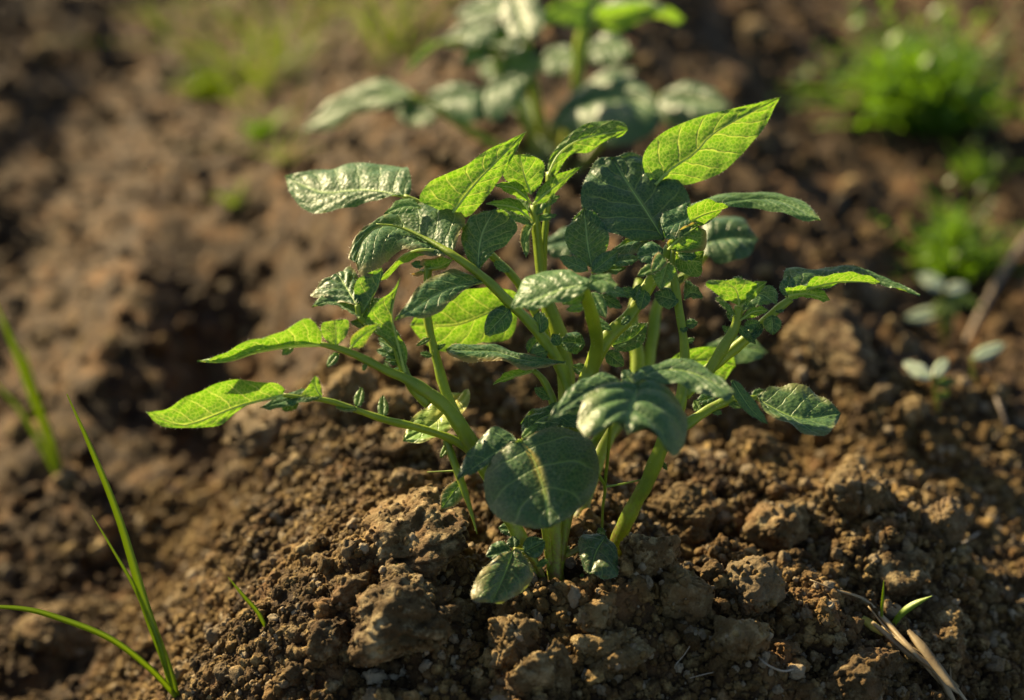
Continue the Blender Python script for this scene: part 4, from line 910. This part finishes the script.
tuft('weed_seedling', 'small yellow green weed left of the blurred potato plant, beside the tall thin stalks', 'weed', 262, 138, 34, 30, 44, M_WEED_B, 2.4)
tuft('weed_seedling', 'low yellowish weed on the far left slope above the small yellow green weed', 'weed', 208, 92, 60, 40, 60, M_WEED, 2.2)
tuft('weed_seedling', 'tall thin weed stalks on the left slope beneath the olive grass tuft', 'weed', 285, 165, 30, 110, 12, M_WEED, 1.2)
tuft('weed_seedling', 'small dim weed sprig low on the left slope behind the sharp plant', 'weed', 235, 205, 30, 30, 14, M_WEED, 1.6)

def weedlet(label, root, leaves, stems, mat):
    g, d = ground(*root); D = D0 + d * .001; e = empty('broadleaf_weed', g, label, 'weed')
    for s in stems: stalk(e, s, 'stem', D, 0, 6)
    for (bx, by, tx, ty, wd, m) in leaves:
        o = small(e, bx, by, tx, ty, wd, -10, D=D, hairs=0, ky=.5, name='leaf', young=.5, mat=m)
    return e
weedlet('blurred broadleaf weed with pale oval seed leaves in the right furrow', (944, 345),
        [(945, 288, 918, 274, 15, M_PALE), (946, 290, 968, 286, 12, M_PALE), (945, 300, 934, 318, 14, M_WEED), (946, 296, 958, 316, 14, M_WEED), (946, 292, 984, 308, 12, M_WEED),
         (945, 305, 950, 330, 12, M_WEED), (944, 312, 905, 318, 14, M_PALE)],
        [[(944, 350, 0, 3), (944, 320, -6, 3), (945, 290, -12, 2.5)]], M_WEED)
weedlet('lone pale leaf on a thin stalk right of the broadleaf weed', (978, 382), [(972, 358, 1006, 344, 13, M_PALE)], [[(978, 386, 0, 2), (972, 372, -4, 2), (972, 358, -8, 1.6)]], M_PALE)
weedlet('small blurred weed with three pale leaves below the broadleaf weed', (942, 412),
        [(932, 378, 903, 362, 15, M_PALE), (934, 376, 948, 358, 13, M_PALE), (936, 384, 956, 380, 10, M_WEED), (936, 398, 950, 392, 8, M_WEED)],
        [[(938, 416, 0, 2), (936, 396, -5, 2), (933, 376, -10, 1.8)]], M_PALE)

# ------------------------------------------------------------------ straw, roots and sticks lying about
def litter(name, label, cat, pts, mat, lift=2.5, group=None, sides=7):
    """pts (px, py, radius px): a thin thing resting on the soil"""
    W = []
    for x, y, r in pts:
        g, d = ground(x, y); s = (D0 + d * .001) / F_PX
        t = P(x, y, d - lift); W.append((t.x, t.y, t.z, r * s))
    W = [(a, b, c, q * .75) for a, b, c, q in W]; mb = MB(); wtube(mb, W, sides, 0, len(W) * 6, 0, .22)
    o = mb.build(name, [mat], None, loc=(W[0][0], W[0][1], W[0][2])); return tag(o, label, cat, group) if label else o
def straw():
    g, d = ground(900, 640); D = D0 + d * .001; e = empty('dry_straw', g, 'dry yellow split straw lying on the soil in the bottom right corner', 'straw')
    def t(pts, name='stalk', sides=8):
        mb = MB(); tube(mb, [(x, y, max(-60, ground(x, y)[1] - 9), q * .62) for x, y, d, q in pts], D0, sides=sides, ridge=.3); mb.build(name, [M_STRAW], e)
    t([(810, 580, 34, 1.2), (836, 590, 22, 1.6), (864, 600, 12, 3.2), (886, 622, 0, 4.6), (917, 656, -14, 5), (949, 682, -26, 5), (968, 704, -34, 3)])
    t([(872, 622, 0, 2.5), (901, 647, -8, 4.4), (936, 672, -18, 5), (955, 706, -30, 4.4)])
    t([(882, 626, -2, 1.6), (912, 652, -14, 3), (945, 688, -28, 3)])
    t([(909, 632, -10, 3), (920, 648, -16, 3.4), (938, 672, -24, 2)])
    blade(e, [(864, 600, 8, 3), (857, 612, 4, 5), (850, 624, 2, 2)], D, M_STRAW, 'husk')
    blade(e, [(908, 630, -10, 2), (924, 650, -18, 5), (950, 684, -28, 4), (960, 694, -30, 1)], D, M_STRAW, 'husk')
    blade(e, [(862, 618, -2, 3), (872, 626, -4, 5), (884, 634, -6, 3)], D, M_DULL, 'husk')
    t([(868, 606, 6, 1), (892, 634, -4, 1.6), (930, 660, -16, 1.8), (962, 690, -30, 1)])
    t([(917, 648, -18, 1), (930, 655, -22, 1.4), (956, 690, -32, 1)])
    t([(951, 680, -28, 1.2), (950, 668, -30, .8), (952, 660, -32, .5)], 'stalk', 5)
straw()
litter('dry_stick', 'thin pale dry stick lying against the right heap', 'stick', [(952, 551, 1.8), (974, 536, 1.7), (999, 520, 1.2)], M_ROOT, 8)
litter('rootlet', 'curled white rootlet left of the dry straw at the bottom edge', 'rootlet', [(756, 654, .9), (766, 664, 1.3), (782, 671, 1.4), (795, 669, 1.2)], M_ROOT, 5)
litter('rootlet', 'short hooked white rootlet on the pale clod at the bottom centre', 'rootlet', [(549, 643, .8), (545, 654, 1.0), (538, 663, .8)], M_ROOT, 9)
litter('rootlet', 'fine straight rootlet lying in front of the flat topped clod', 'rootlet', [(690, 678, .7), (702, 675, .8), (714, 672, .5)], M_ROOT, 5)
litter('rootlet', 'hair thin rootlet bent upward near the flat topped clod', 'rootlet', [(676, 664, .6), (684, 655, .7), (690, 646, .5)], M_ROOT, 5)
litter('dry_twig', 'blurred grey dry twig slanting down in the right furrow at the right edge', 'twig', [(1040, 222, 4), (1010, 262, 5), (985, 305, 4.5), (966, 342, 3)], M_TWIG, 14)
litter('dry_twig', 'faint dry twig lower in the right furrow at the right edge', 'twig', [(985, 372, 2.5), (996, 398, 2.5), (1008, 430, 2)], M_TWIG, 8)
